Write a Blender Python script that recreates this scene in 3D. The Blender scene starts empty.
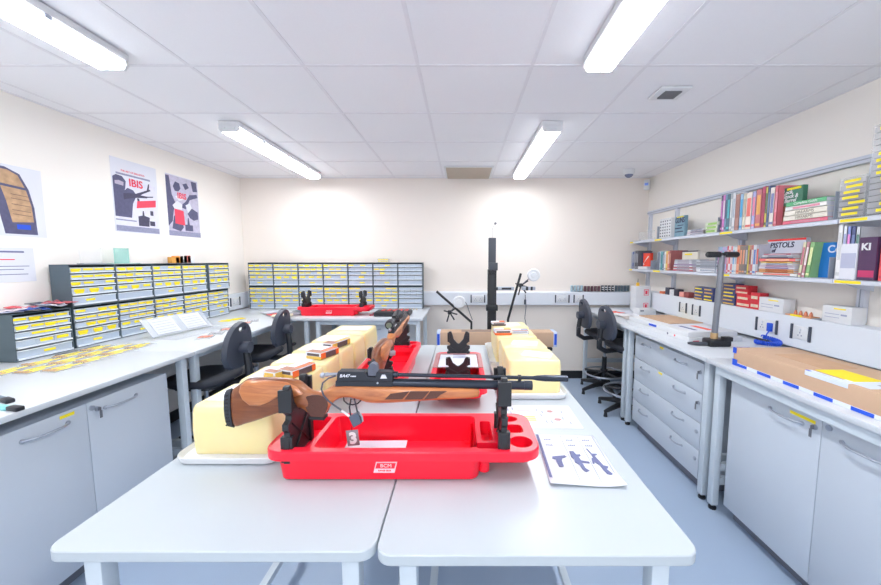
import bpy, bmesh, math, random
from mathutils import Vector, Matrix
R = math.radians
rng = random.Random(7)
sc = bpy.context.scene
COL = sc.collection

# ---------------------------------------------------------------- camera, world, exposure
cd = bpy.data.cameras.new('camera'); cam = bpy.data.objects.new('camera', cd); COL.objects.link(cam)
cam.location = (0, 0, 1.53); cam.rotation_euler = (R(90 - 5.23), 0, 0)
cd.sensor_width = 36; cd.lens = 355 / 881 * 36; cd.shift_x = -(462 - 440.5) / 881
cd.clip_start = .02
sc.camera = cam
w = bpy.data.worlds.new('world'); sc.world = w; w.use_nodes = True
w.node_tree.nodes['Background'].inputs[0].default_value = (.93, .96, 1, 1)
WORLD = 1.0; LAMP = 20.0
w.node_tree.nodes['Background'].inputs[1].default_value = WORLD
sc.view_settings.view_transform = 'Standard'; sc.view_settings.look = 'None'
sc.view_settings.gamma = 1; sc.view_settings.use_curve_mapping = False
sc.view_settings.exposure = 0.88

# ---------------------------------------------------------------- materials
def srgb(c):
    return tuple(((v / 255 / 12.92) if v / 255 <= .04045 else ((v / 255 + .055) / 1.055) ** 2.4) for v in c) + (1,)
MC = {}
def mat(name, c, rough=.5, metal=0, var=.04, scale=30, bump=0, alpha=1, emit=0, trans=0, sss=0, coat=0, spec=None):
    if name in MC: return MC[name]
    m = bpy.data.materials.new(name); m.use_nodes = True; nt = m.node_tree; b = nt.nodes['Principled BSDF']
    col = srgb(c)
    b.inputs['Roughness'].default_value = rough; b.inputs['Metallic'].default_value = metal
    tc = nt.nodes.new('ShaderNodeTexCoord'); n = nt.nodes.new('ShaderNodeTexNoise'); n.inputs['Scale'].default_value = scale
    n.inputs['Detail'].default_value = 3
    nt.links.new(tc.outputs['Object'], n.inputs['Vector'])
    mx = nt.nodes.new('ShaderNodeMixRGB'); mx.inputs[1].default_value = tuple(v * (1 - var) for v in col[:3]) + (1,)
    mx.inputs[2].default_value = tuple(min(1, v * (1 + var)) for v in col[:3]) + (1,)
    nt.links.new(n.outputs['Fac'], mx.inputs[0]); nt.links.new(mx.outputs[0], b.inputs['Base Color'])
    if bump:
        bp = nt.nodes.new('ShaderNodeBump'); bp.inputs['Strength'].default_value = bump; bp.inputs['Distance'].default_value = .002
        nt.links.new(n.outputs['Fac'], bp.inputs['Height']); nt.links.new(bp.outputs[0], b.inputs['Normal'])
    if alpha < 1: b.inputs['Alpha'].default_value = alpha
    if trans: b.inputs['Transmission Weight'].default_value = trans
    if sss:
        b.inputs['Subsurface Weight'].default_value = sss; b.inputs['Subsurface Radius'].default_value = (.06, .05, .02)
    if coat: b.inputs['Coat Weight'].default_value = coat
    if spec is not None: b.inputs['Specular IOR Level'].default_value = spec
    if emit:
        b.inputs['Emission Color'].default_value = (.94, .97, 1, 1); b.inputs['Emission Strength'].default_value = emit
    MC[name] = m
    return m
def flat(c, rough=.6): return mat('paint_%d_%d_%d' % c, c, rough, var=.02)

M_wall = mat('wall_paint', (250, 245, 239), .7, var=.012, scale=3)
M_wallb = mat('wall_paint_back', (246, 237, 229), .7, var=.012, scale=3)
M_ceil = mat('ceiling_tile', (244, 244, 248), .85, var=.02, scale=120, bump=.15)
M_grid = mat('ceiling_grid', (234, 233, 238), .6)
M_floor = mat('vinyl_floor', (166, 184, 208), .42, var=.07, scale=260)
M_black = mat('black_skirting', (38, 40, 44), .45)
M_top = mat('white_laminate', (192, 200, 206), .3, var=.01, scale=8)
M_topb = mat('bench_laminate', (212, 217, 223), .3, var=.01, scale=8)
M_edge = mat('laminate_edge', (212, 220, 222), .45)
M_leg = mat('leg_paint', (205, 215, 224), .4)
M_cab = mat('cabinet_board', (200, 208, 219), .45, var=.012, scale=6)
M_cabin = mat('cabinet_carcass', (168, 174, 186), .6)
M_chrome = mat('brushed_steel', (178, 184, 196), .3, .6)
M_dsteel = mat('dark_steel', (128, 130, 138), .35, .5)
M_yel = mat('yellow_label', (255, 232, 40), .6, var=.02)
M_unit = mat('slate_grey_metal', (84, 100, 110), .5)
M_drw = mat('clear_grey_plastic', (182, 196, 214), .3, var=.05, scale=60)
M_drl = mat('clear_plastic_lip', (222, 231, 240), .25)
M_blk = mat('black_plastic', (34, 36, 42), .42, var=.1)
M_blk2 = mat('black_fabric', (42, 45, 54), .75, var=.15, scale=200, bump=.2)
M_gry = mat('chair_grey_plastic', (66, 71, 84), .45)
M_red = mat('red_plastic', (255, 26, 58), .32, var=.015, scale=10)
M_gel = mat('ballistic_gelatin', (253, 233, 178), .35, var=.03, scale=7, sss=.55)
M_whp = mat('white_plastic', (226, 228, 232), .35)
M_pap = mat('paper', (228, 230, 240), .7, var=.01)
M_ink = mat('grey_ink', (112, 118, 158), .7)
M_inkl = mat('faint_ink', (160, 166, 194), .7)
M_inkd = mat('dark_ink', (60, 62, 90), .7)
M_card = mat('brown_cardboard', (206, 172, 144), .8, var=.03, scale=40)
M_blu = mat('blue_tape', (30, 84, 214), .45)
M_gun = mat('blued_steel', (48, 54, 66), .28, .55, var=.05)
M_gunb = mat('anodised_black', (40, 44, 54), .42, .2)
M_grip = mat('chequered_walnut', (96, 64, 56), .75, var=.3, scale=400, bump=.6)
M_rub = mat('rubber_pad', (62, 66, 74), .8)
M_trunk = mat('white_trunking', (228, 233, 242), .4, var=.01)
M_shelf = mat('shelf_steel', (214, 219, 232), .4)
M_bend = mat('bookend_steel', (158, 166, 180), .4, .2)
M_clear = mat('clear_acrylic', (235, 240, 245), .1, alpha=.2)
M_teal = mat('green_edge_glass', (140, 215, 205), .1, alpha=.45)
M_lamp = mat('lamp_diffuser', (255, 255, 255), .4, emit=LAMP); M_lside = mat('lamp_diffuser_side', (250, 252, 255), .4, emit=1.6)
def wood_mat(dark):
    m = bpy.data.materials.new('walnut_stock'); m.use_nodes = True; nt = m.node_tree; b = nt.nodes['Principled BSDF']
    tc = nt.nodes.new('ShaderNodeTexCoord'); mp = nt.nodes.new('ShaderNodeMapping'); mp.inputs['Scale'].default_value = (3, 14, 22)
    mp.inputs['Rotation'].default_value = (0, .12, 0)
    n = nt.nodes.new('ShaderNodeTexNoise'); n.inputs['Scale'].default_value = 2.2; n.inputs['Detail'].default_value = 6; n.inputs['Distortion'].default_value = 1.2
    r = nt.nodes.new('ShaderNodeValToRGB'); e = r.color_ramp.elements
    e[0].position = .25; e[0].color = srgb((160, 92, 58)); e[1].position = .68; e[1].color = srgb((210, 138, 84))
    x = r.color_ramp.elements.new(.46); x.color = srgb((190, 116, 70))
    nt.links.new(tc.outputs['Object'], mp.inputs[0]); nt.links.new(mp.outputs[0], n.inputs['Vector'])
    nt.links.new(n.outputs['Fac'], r.inputs[0])
    if dark:   # the butt is cut from darker heartwood than the fore-end
        sx = nt.nodes.new('ShaderNodeSeparateXYZ'); rp = nt.nodes.new('ShaderNodeMapRange'); mx = nt.nodes.new('ShaderNodeMixRGB'); mx.blend_type = 'MULTIPLY'
        rp.inputs['From Min'].default_value = -.54; rp.inputs['From Max'].default_value = -.38; rp.inputs['To Min'].default_value = 1; rp.inputs['To Max'].default_value = 0
        nt.links.new(tc.outputs['Object'], sx.inputs[0]); nt.links.new(sx.outputs[0], rp.inputs['Value']); nt.links.new(rp.outputs[0], mx.inputs[0])
        nt.links.new(r.outputs[0], mx.inputs[1]); mx.inputs[2].default_value = (.42, .36, .36, 1); nt.links.new(mx.outputs[0], b.inputs['Base Color'])
    else: nt.links.new(r.outputs[0], b.inputs['Base Color'])
    b.inputs['Roughness'].default_value = .32; b.inputs['Coat Weight'].default_value = .3
    return m
M_wood = wood_mat(True); M_wood2 = wood_mat(False)

# ---------------------------------------------------------------- mesh builder
def rr(cx, cy, w_, h_, r, n=5):
    pts = []
    for (sx, sy, a0) in ((1, 1, 0), (-1, 1, 90), (-1, -1, 180), (1, -1, 270)):
        for k in range(n + 1):
            a = R(a0 + 90 * k / n)
            pts.append((cx + sx * (w_ / 2 - r) + r * math.cos(a), cy + sy * (h_ / 2 - r) + r * math.sin(a)))
    return pts
class MB:
    def __init__(s): s.bm = bmesh.new()
    def _f(s, vs, m):
        try:
            f = s.bm.faces.new(vs); f.material_index = m; return f
        except ValueError: return None
    def box(s, x0, x1, y0, y1, z0, z1, m=0, bev=0):
        v = [s.bm.verts.new(p) for p in ((x0, y0, z0), (x1, y0, z0), (x1, y1, z0), (x0, y1, z0), (x0, y0, z1), (x1, y0, z1), (x1, y1, z1), (x0, y1, z1))]
        fs = [s._f([v[i] for i in q], m) for q in ((3, 2, 1, 0), (4, 5, 6, 7), (0, 1, 5, 4), (1, 2, 6, 5), (2, 3, 7, 6), (3, 0, 4, 7))]
        if bev:
            es = list({e for f in fs for e in f.edges})
            r = bmesh.ops.bevel(s.bm, geom=es, offset=bev, segments=2, affect='EDGES', profile=.5)
            for f in r['faces']: f.material_index = m
        return s
    def rings(s, rings, m=0, cap=True, closed=False):
        vr = [[s.bm.verts.new(p) for p in r] for r in rings]
        n = len(vr[0])
        pairs = list(zip(vr[:-1], vr[1:])) + ([(vr[-1], vr[0])] if closed else [])
        for a, b in pairs:
            for i in range(n): s._f([a[i], a[(i + 1) % n], b[(i + 1) % n], b[i]], m)
        if cap and not closed:
            s._f(vr[0][::-1], m); s._f(vr[-1], m)
        return s
    def prism(s, poly, axis, a0, a1, m=0, taper=None):
        def P(p, a):
            u, v = p
            return {'z': (u, v, a), 'y': (u, a, v), 'x': (a, u, v)}[axis]
        q = taper or poly
        return s.rings([[P(p, a0) for p in poly], [P(p, a1) for p in q]], m)
    def tube(s, pts, r, n=8, m=0, closed=False):
        pts = [Vector(p) for p in pts]; rs = r if isinstance(r, (list, tuple)) else [r] * len(pts)
        rings = []; up = None
        for i, p in enumerate(pts):
            if closed: t = pts[(i + 1) % len(pts)] - pts[i - 1]
            else: t = pts[min(i + 1, len(pts) - 1)] - pts[max(i - 1, 0)]
            t.normalize()
            if up is None:
                up = Vector((0, 0, 1)) if abs(t.z) < .9 else Vector((1, 0, 0))
            a = t.cross(up); a.normalize(); b = a.cross(t); b.normalize(); up = b
            rings.append([tuple(p + (a * math.cos(2 * math.pi * k / n) + b * math.sin(2 * math.pi * k / n)) * rs[i]) for k in range(n)])
        return s.rings(rings, m, closed=closed)
    def cyl(s, p0, p1, r0, r1=None, n=16, m=0): return s.tube([p0, p1], [r0, r0 if r1 is None else r1], n, m)
    def lathe(s, prof, c=(0, 0, 0), n=24, m=0, sx=1, sy=1):
        return s.rings([[(c[0] + r * sx * math.cos(2 * math.pi * k / n), c[1] + r * sy * math.sin(2 * math.pi * k / n), c[2] + z) for k in range(n)] for r, z in prof], m)
    def poly(s, pts, m=0):
        s._f([s.bm.verts.new(p) for p in pts], m); return s
    def ball(s, c, r, m=0, n=12):
        return s.lathe([(max(.0005, r * math.sin(math.pi * k / 8)), -r * math.cos(math.pi * k / 8)) for k in range(9)], c, n, m)
    def build(s, name, mats, parent=None, loc=None, rot=None, smooth=True, ang=.65, bevel=0, sub=0):
        bm = s.bm
        bmesh.ops.recalc_face_normals(bm, faces=bm.faces)
        if smooth:
            for f in bm.faces: f.smooth = True
            for e in bm.edges:
                if len(e.link_faces) == 2 and e.calc_face_angle(0) > ang: e.smooth = False
        me = bpy.data.meshes.new(name); bm.to_mesh(me); bm.free()
        for x in (mats if isinstance(mats, (list, tuple)) else [mats]): me.materials.append(x)
        o = bpy.data.objects.new(name, me); COL.objects.link(o)
        if parent: o.parent = parent
        if loc: o.location = loc
        if rot: o.rotation_euler = rot
        if bevel:
            b = o.modifiers.new('bevel', 'BEVEL'); b.width = bevel; b.segments = 2; b.limit_method = 'ANGLE'
        if sub:
            b = o.modifiers.new('sub', 'SUBSURF'); b.levels = sub; b.render_levels = sub
        return o
def tag(o, label=None, cat=None, group=None, kind=None):
    if label: o['label'] = label
    if cat: o['category'] = cat
    if group: o['group'] = group
    if kind: o['kind'] = kind
    return o
def thing(name, label, cat, loc=(0, 0, 0), rz=0, group=None, basis=None):
    o = bpy.data.objects.new(name, None); COL.objects.link(o); o.empty_display_size = .05
    if basis: o.matrix_world = Matrix.Translation(loc) @ basis
    else: o.location = loc; o.rotation_euler = (0, 0, rz)
    return tag(o, label, cat, group)
def copy_tree(o, parent=None):
    c = o.copy(); COL.objects.link(c)
    if parent: c.parent = parent
    for ch in [x for x in bpy.data.objects if x.parent == o]: copy_tree(ch, c)
    return c
KIDS = {}
def dup(o, loc, rz=0, label=None, group=None):
    c = copy_tree(o); c.location = loc; c.rotation_euler = (0, 0, rz)
    if label: c['label'] = label
    if group: c['group'] = group
    return c
def basis(x, y, z): return Matrix((x, y, z)).transposed().to_4x4()
B_LEFT = basis((0, 1, 0), (0, 0, 1), (1, 0, 0))      # sheets on the left wall: x along the wall, y up, z into the room
B_RIGHT = basis((0, -1, 0), (0, 0, 1), (-1, 0, 0))
B_BACK = basis((1, 0, 0), (0, 0, 1), (0, -1, 0))
def text(name, s, size, m, parent, loc=(0, 0, 0), rot=(0, 0, 0), ext=.0006, sx=1, align='CENTER', bold=0, shear=0):
    cu = bpy.data.curves.new(name, 'FONT'); cu.body = s; cu.size = size; cu.extrude = ext; cu.align_x = align; cu.align_y = 'CENTER'
    cu.offset = bold; cu.shear = shear; cu.resolution_u = 3
    t = bpy.data.objects.new('tmp', cu); COL.objects.link(t)
    dg = bpy.context.evaluated_depsgraph_get(); me = bpy.data.meshes.new_from_object(t.evaluated_get(dg))
    bpy.data.objects.remove(t)
    me.materials.clear(); me.materials.append(m)
    o = bpy.data.objects.new(name, me); COL.objects.link(o); o.parent = parent; o.location = loc; o.rotation_euler = rot; o.scale = (sx, 1, 1)
    return o
def struct(o): o['kind'] = 'structure'; return o
ORD = ['nearest', 'second', 'third', 'fourth', 'fifth', 'sixth', 'farthest']

# ================================================================ THE ROOM
XL, XR, YB, YF, ZC = -2.75, 2.32, 4.5, -2.2, 2.54
struct(MB().box(XL - .1, XR + .1, YF, YB + .1, -.1, 0).build('floor', M_floor))
struct(MB().box(XL - .1, XL, YF, YB + .1, 0, ZC + .1).build('wall_left', M_wall))
struct(MB().box(XR, XR + .1, YF, YB + .1, 0, ZC + .1).build('wall_right', M_wall))
struct(MB().box(XL, XR, YB, YB + .1, 0, ZC + .1).build('wall_back', M_wallb))
struct(MB().box(XL, XR, YF, YB, ZC, ZC + .1).build('ceiling', M_ceil))
g = MB()
for k in range(-4, 5):
    x = -.23 + .596 * k
    if XL < x < XR: g.box(x - .009, x + .009, YF, YB, ZC - .003, ZC)
for k in range(-7, 5):
    y = 1.95 + .603 * k
    g.box(XL, XR, y - .009, y + .009, ZC - .0035, ZC)
g.box(XL, XL + .02, YF, YB, ZC - .004, ZC); g.box(XR - .02, XR, YF, YB, ZC - .004, ZC); g.box(XL, XR, YB - .02, YB, ZC - .004, ZC)
struct(g.build('trim_1', M_grid))
struct(MB().box(XL + .012, XR - .012, YB - .012, YB, 0, .1).build('baseboard_back', M_black))
struct(MB().box(XL, XL + .012, YF, YB, 0, .1).build('baseboard_left', M_black))
struct(MB().box(XR - .012, XR, YF, YB, 0, .1).build('baseboard_right', M_black))

# ---- fluorescent fittings
def fitting(x, y0, y1, label, rz=0):
    t = thing('fluorescent_light', label, 'ceiling light', (x, (y0 + y1) / 2, ZC - .004), rz, group='twin tube ceiling lights')
    h = (y1 - y0) / 2
    MB().box(-.076, .076, -h, h, -.034, 0, bev=.004).build('housing', M_whp, t)
    MB().rings([[(a, q, b) for a, b in ((-.066, -.034), (-.072, -.055), (-.062, -.0715), (.062, -.0715), (.072, -.055), (.066, -.034))] for q in (-h + .012, h - .012)]).build('diffuser', M_lside, t)
    MB().box(-.06, .06, -h + .014, h - .014, -.0735, -.0716).build('lens', M_lamp, t)
    for s in (-1, 1):
        e = MB().rings([[(a, s * h, b) for a, b in P] if i == 0 else [(a, s * (h - .014), b) for a, b in P] for i, P in enumerate([[(-.069, -.028), (-.075, -.053), (-.058, -.075), (.058, -.075), (.075, -.053), (.069, -.028)]] * 2)])
        for q in (-.036, .036): e.cyl((q, s * h, -.05), (q, s * (h + .006), -.05), .013, n=10)
        e.build('end_cap', M_whp, t)
    for k in (-.55, 0, .55):
        MB().box(.066, .074, h * k - .012, h * k + .012, -.05, -.02).build('clip', M_chrome, t)
fitting(-1.70, 2.68, 4.2, 'fluorescent ceiling light at the far left, running toward the back wall')
fitting(-1.72, .33, 1.85, 'fluorescent ceiling light at the near left, cut by the frame')
fitting(.66, 2.68, 4.2, 'fluorescent ceiling light at the far right, running toward the back wall')
fitting(.68, .33, 1.87, 'fluorescent ceiling light at the near right, cut by the frame')
fitting(-.5, -1.9, -.35, 'added unseen fluorescent ceiling light behind the viewpoint over the aisle')  # extra fitting added out of view to help light the room
# vent, return panel, dome camera, sensor
t = thing('ceiling_vent', 'small square white ceiling vent with grey grille, right side', 'vent', (1.25, 2.24, ZC - .004))
MB().box(-.09, .09, -.08, .08, -.012, 0, bev=.003).build('frame', M_whp, t)
gv = MB()
for k in range(8): gv.box(-.05, .05, -.045 + k * .012, -.039 + k * .012, -.02, -.012)
gv.build('grille', mat('grille_grey', (120, 122, 128), .5), t)
t = thing('air_return_panel', 'beige egg-crate air return panel in the ceiling by the back wall', 'ceiling panel', (.075, 4.2, ZC - .004))
MB().box(-.27, .27, -.27, .27, -.01, 0, bev=.002).build('frame', M_whp, t)
gv = MB()
for k in range(14): gv.box(-.25, .25, -.25 + k * .037, -.236 + k * .037, -.018, -.01)
gv.build('grille', mat('beige_grille', (200, 186, 170), .7), t)
t = thing('security_camera', 'white dome security camera on the ceiling near the right corner', 'security camera', (1.87, 4.08, ZC - .003))
MB().lathe([(.06, 0), (.062, -.03), (.055, -.05), (.045, -.055)]).build('base', M_whp, t)
MB().lathe([(.045, -.05), (.042, -.065), (.03, -.08), (.012, -.088)]).build('dome', mat('smoked_dome', (120, 128, 160), .15), t)
t = thing('motion_sensor', 'small white motion sensor in the upper back right corner', 'sensor', (2.25, 4.42, 2.38), -.7)
MB().box(-.033, .033, -.025, .03, 0, .12, bev=.012).build('body', M_whp, t)
MB().box(-.02, .02, -.03, -.02, .05, .08, bev=.003).build('lens', mat('blue_lens', (130, 170, 255), .3), t)

# ---- trunking with sockets
def socket(parent_axis, pos, name='wall_socket', label='', w_=.146, bars=True):
    b = {'b': B_BACK, 'r': B_RIGHT, 'l': B_LEFT}[parent_axis]
    t = thing(name, label, 'socket', pos, basis=b)
    MB().box(-w_ / 2, w_ / 2, -.043, .043, 0, .008, bev=.003).build('face_plate', M_whp, t)
    if bars:
        for s in (-1, 1): MB().box(s * (w_ / 2 + .012) - .007, s * (w_ / 2 + .012) + .007, -.05, .05, 0, .01, bev=.002).build('joint_cover', mat('dark_joint', (70, 76, 92), .5), t)
    n = 2 if w_ > .1 else 1
    for i in range(n):
        cx = (i - (n - 1) / 2) * .065
        MB().box(cx - .006, cx + .006, .012, .028, .008, .012).build('switch', M_trunk, t)
        q = MB()
        for a, c in ((-.011, -.018), (.011, -.018), (0, .0)): q.box(cx + a - .003, cx + a + .003, c - .004, c + .004, .0075, .0085)
        q.build('pin_holes', M_ink, t)
    return t
def trunk(poly, axis, a0, a1, nm):
    o = MB().prism(poly, axis, a0, a1).build(nm, M_trunk, bevel=.003); return struct(o)
trunk([(4.44, .965), (4.5, .965), (4.5, 1.135), (4.47, 1.135), (4.44, 1.12)], 'x', XL + .0, 2.2, 'trim_2')
trunk([(2.2, .955), (2.32, .955), (2.32, 1.158), (2.2, 1.158)], 'y', .3, 4.44, 'trim_3')
trunk([(-2.69, .945), (-2.75, .945), (-2.75, 1.13), (-2.69, 1.13)], 'y', 3.97, 4.44, 'trim_4')
socket('b', (.2, 4.44, 1.045), label='double socket in the back wall trunking, left of the black post')
socket('b', (1.26, 4.44, 1.045), label='double socket in the back wall trunking, right of the lamps')
socket('b', (1.465, 4.44, 1.045), label='single socket in the back wall trunking, behind the office chairs', w_=.09)
socket('r', (2.2, 3.5, 1.06), label='single socket in right trunking, farther of the pair behind the white tray', w_=.08)
socket('r', (2.2, 3.3, 1.06), label='single socket in right trunking, nearer of the pair behind the white tray', w_=.08)
s1 = socket('r', (2.2, 2.53, 1.06), label='double socket with blue plug in the right trunking', w_=.146)
socket('r', (2.2, 2.27, 1.06), label='double socket without plug in the right trunking, beside the blue plug', w_=.1)
socket('l', (-2.69, 4.18, 1.04), label='double socket in the left trunking, in the far left corner')

# ================================================================ BENCHES
BZ = .935
def leg_frame(root, x, y, z1=BZ - .03, x2=None):
    l = MB().box(x - .021, x + .021, y - .021, y + .021, .03, z1, bev=.003).build('leg', M_leg, root)
    MB().cyl((x, y, .0), (x, y, .012), .022, n=12).cyl((x, y, .012), (x, y, .032), .008, n=8).build('foot', M_blk, l)
def bench(label, x0, x1, y0, y1, legs, rails=()):
    t = thing('workbench', label, 'workbench', ((x0 + x1) / 2, (y0 + y1) / 2, 0))
    ox, oy = -(x0 + x1) / 2, -(y0 + y1) / 2
    MB().box(x0 + ox, x1 + ox, y0 + oy, y1 + oy, BZ - .028, BZ, bev=.004).build('worktop', M_topb, t)
    for (x, y) in legs: leg_frame(t, x + ox, y + oy, BZ - .03)
    for (p, q) in rails:
        MB().box(min(p[0], q[0]) + ox - .015, max(p[0], q[0]) + ox + .015, min(p[1], q[1]) + oy - .015, max(p[1], q[1]) + oy + .015, p[2], p[2] + .045).build('rail', M_leg, t)
    return t
bench('right wall workbench, far half, with drawer chest and chairs under it', 1.49, 2.3, 2.125, 4.43,
      [(1.55, 2.165), (2.24, 2.165), (1.55, 3.2), (1.55, 3.29), (1.55, 4.38), (2.24, 4.38)],
      [((1.58, 2.165, .16), (2.22, 2.165, .16)), ((1.58, 2.165, .25), (2.22, 2.165, .25)), ((1.55, 3.31, .86), (1.55, 4.35, .86)), ((1.58, 3.28, .16), (2.22, 3.28, .16)), ((1.58, 3.28, .24), (2.22, 3.28, .24)), ((1.58, 4.38, .25), (2.22, 4.38, .25))])
bench('right wall workbench, near half, carrying the long cardboard box', 1.49, 2.3, -.6, 2.12,
      [(1.55, 2.07), (2.24, 2.07), (1.55, -.5), (2.24, -.5)],
      [((1.58, 2.07, .16), (2.22, 2.07, .16)), ((1.58, 2.07, .25), (2.22, 2.07, .25)), ((1.52, .3, .86), (1.52, 2.04, .86))])
bench('left wall workbench, near half, with white cupboard under it', -2.68, -1.75, -.6, 2.28,
      [(-1.81, 2.235), (-2.6, 2.235), (-1.81, -.5), (-2.6, -.5)],
      [((-2.58, 2.235, .16), (-1.84, 2.235, .16)), ((-2.58, 2.235, .25), (-1.84, 2.235, .25))])
bench('left wall workbench, far half, with two chairs pushed to it', -2.68, -1.75, 2.285, 4.43,
      [(-1.81, 2.345), (-2.6, 2.345), (-2.6, 4.38)],
      [((-2.58, 2.345, .16), (-1.84, 2.345, .16)), ((-2.58, 2.345, .25), (-1.84, 2.345, .25)), ((-1.81, 2.37, .87), (-1.81, 4.3, .87))])
bench('back wall workbench carrying the row of drawer cabinets and a red tray', -1.745, -.4, 3.6, 4.43,
      [(-1.62, 3.66), (-1.5, 3.66), (-.46, 3.66), (-.46, 4.38), (-1.6, 4.38)],
      [((-1.48, 3.66, .86), (-.49, 3.66, .86)), ((-.46, 3.68, .25), (-.46, 4.36, .25))])

def handle(parent, c, axis, L=.15, name='handle', out=1):
    # bow handle; c centre on the door face, out = direction of the room along x (or y)
    pts = []
    for k in range(9):
        a = -1 + 2 * k / 8
        d = .028 * (1 - abs(a) ** 4)
        if axis == 'y': pts.append((c[0] + out * d, c[1] + a * L / 2, c[2]))
        else: pts.append((c[0] + a * L / 2, c[1] + out * d, c[2]))
    h = MB().tube(pts, .0055, 8)
    for s in (0, -1):
        p = pts[s]; q = (p[0] + out * .004, p[1], p[2]) if axis == 'y' else (p[0], p[1] + out * .004, p[2])
        h.cyl(p, q, .010, n=10)
    return h.build(name, M_chrome, parent)
def lock(parent, c, out, key=True):
    l = MB().cyl(c, (c[0] + out * .008, c[1], c[2]), .012, n=14).build('lock', M_chrome, parent)
    if key:
        x = c[0] + out * .02
        MB().box(min(c[0] + out * .008, x), max(c[0] + out * .008, x), c[1] - .003, c[1] + .003, c[2] - .008, c[2] + .008).box(x - .001, x + .001, c[1] - .006, c[1] + .006, c[2] - .045, c[2] - .008).build('key', M_dsteel, parent)
# right near cupboard
def cupboard(label, xf, out, y0, y1, split, depth=.55):
    t = thing('cupboard', label, 'cupboard', (xf, (y0 + y1) / 2, 0)); oy = -(y0 + y1) / 2
    xb = -out * depth
    MB().box(min(-out * .02, xb), max(-out * .02, xb), y0 + oy, y1 + oy, .09, .84, bev=.002).build('carcass', M_cab, t)
    MB().box(min(-out * .06, xb), max(-out * .06, xb), y0 + oy + .01, y1 + oy - .01, 0, .089).build('plinth', mat('grey_plinth', (120, 124, 138), .6), t)
    for i, (a, b) in enumerate(split):
        d = MB().box(min(0, -out * .018), max(0, -out * .018), a + oy + .0015, b + oy - .0015, .085, .845, bev=.002).build('door', M_cab, t)
        hy = (a + oy + .17) if (i == 0) else (b + oy - .17)
        handle(d, (0, hy, .79), 'y', .17, out=out)
        if i == 0:
            MB().box(min(0, out * .0015), max(0, out * .0015), hy - .11 + .02, hy - .005, .825, .842).build('label', M_yel, d) if False else None
        d['side'] = i
    return t
c1 = cupboard('white two-door cupboard under the right bench, key in its lock', 1.55, -1, .95, 1.985, [(1.47, 1.985), (.95, 1.47)])
# labels and key of it
MB().box(-.0015, 0, .03, .15, .812, .826).build('yellow_label', M_yel, c1)
lock(c1, (0, .03, .80), -1); lock(c1, (0, -.03, .825), -1, False)
c2 = cupboard('white two-door cupboard under the left bench, key in its lock', -1.80, 1, .95, 2.11, [(1.645, 2.11), (1.18, 1.645)])
MB().box(0, .0015, .0, .06, .818, .832).build('yellow_label', M_yel, c2)
lock(c2, (0, 1.69 - 1.53, .80), 1); lock(c2, (0, 1.665 - 1.53, .815), 1, False)
# far drawer chest
t = thing('drawer_chest', 'white chest of four wide drawers under the right bench', 'drawer chest', (1.55, 2.66, 0))
MB().box(.02, .55, -.44, .46, .09, .868, bev=.002).build('carcass', M_cab, t)
MB().box(.05, .55, -.43, .45, 0, .089).build('plinth', MC['grey_plinth'], t)
zs = [.868, .665, .468, .283, .088]
for i in range(4):
    d = MB().box(0, .019, -.44, .46, zs[i + 1] + .002, zs[i] - .002, bev=.002).build('drawer', M_cab, t)
    zc = zs[i] - .055
    for yy in (-.2, .27): handle(d, (0, yy, zc), 'y', .13, out=-1)
    lock(d, (0, -.41, zc - .01), -1, i < 2)
    if i < 2: MB().box(-.0015, 0, .02, .07, zs[i] - .035 + .01, zs[i] - .015 + .005).build('yellow_label', M_yel, d)
# pedestal under the back bench
t = thing('drawer_chest', 'white pedestal cupboard half hidden under the back bench', 'drawer chest', (-.95, 3.75, 0))
MB().box(-.38, .38, .02, .6, .05, .84, bev=.002).build('carcass', M_cab, t)
MB().box(-.37, .37, .05, .6, 0, .049).build('plinth', MC['grey_plinth'], t)
for i, (a, b) in enumerate(((.05, .3), (.303, .56), (.563, .84))):
    d = MB().box(-.38, .38, 0, .019, a, b, bev=.002).build('drawer', M_cab, t); handle(d, (0, 0, b - .05), 'x', .15, out=-1)

# ================================================================ SMALL-DRAWER CABINETS
def drawer_mesh(w_, h_, dep, labels, key):
    b = MB()
    b.box(-w_ / 2, w_ / 2, 0, dep, 0, h_, 0)
    b.box(-w_ / 2, w_ / 2, -.009, 0, 0, h_ * .22, 1)
    b.box(-w_ / 2, w_ / 2, -.004, 0, h_ * .88, h_, 1)
    for (a, c, z0, z1) in labels: b.box(a, c, -.0022, 0, h_ * z0, h_ * z1, 2)
    me = b.build('drawer', [M_drw, M_drl, M_yel], smooth=False)
    d = me.data; bpy.data.objects.remove(me); return d
DM = {}
def label_set(style, w_, wide):
    out = []
    if style == 'none': return out
    if wide:
        c = rng.uniform(-.05, .05); return [(c - .03, c + .03, .42, .66)]
    lw = min(w_ * .42, .032)
    c = rng.uniform(-.12, .12) * w_
    out.append((c - lw, c + lw, .45, .82))
    if rng.random() < .3:
        c += rng.uniform(-.1, .1) * w_; out.append((c - lw * .8, c + lw * .8, .24, .5))
    return out
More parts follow.
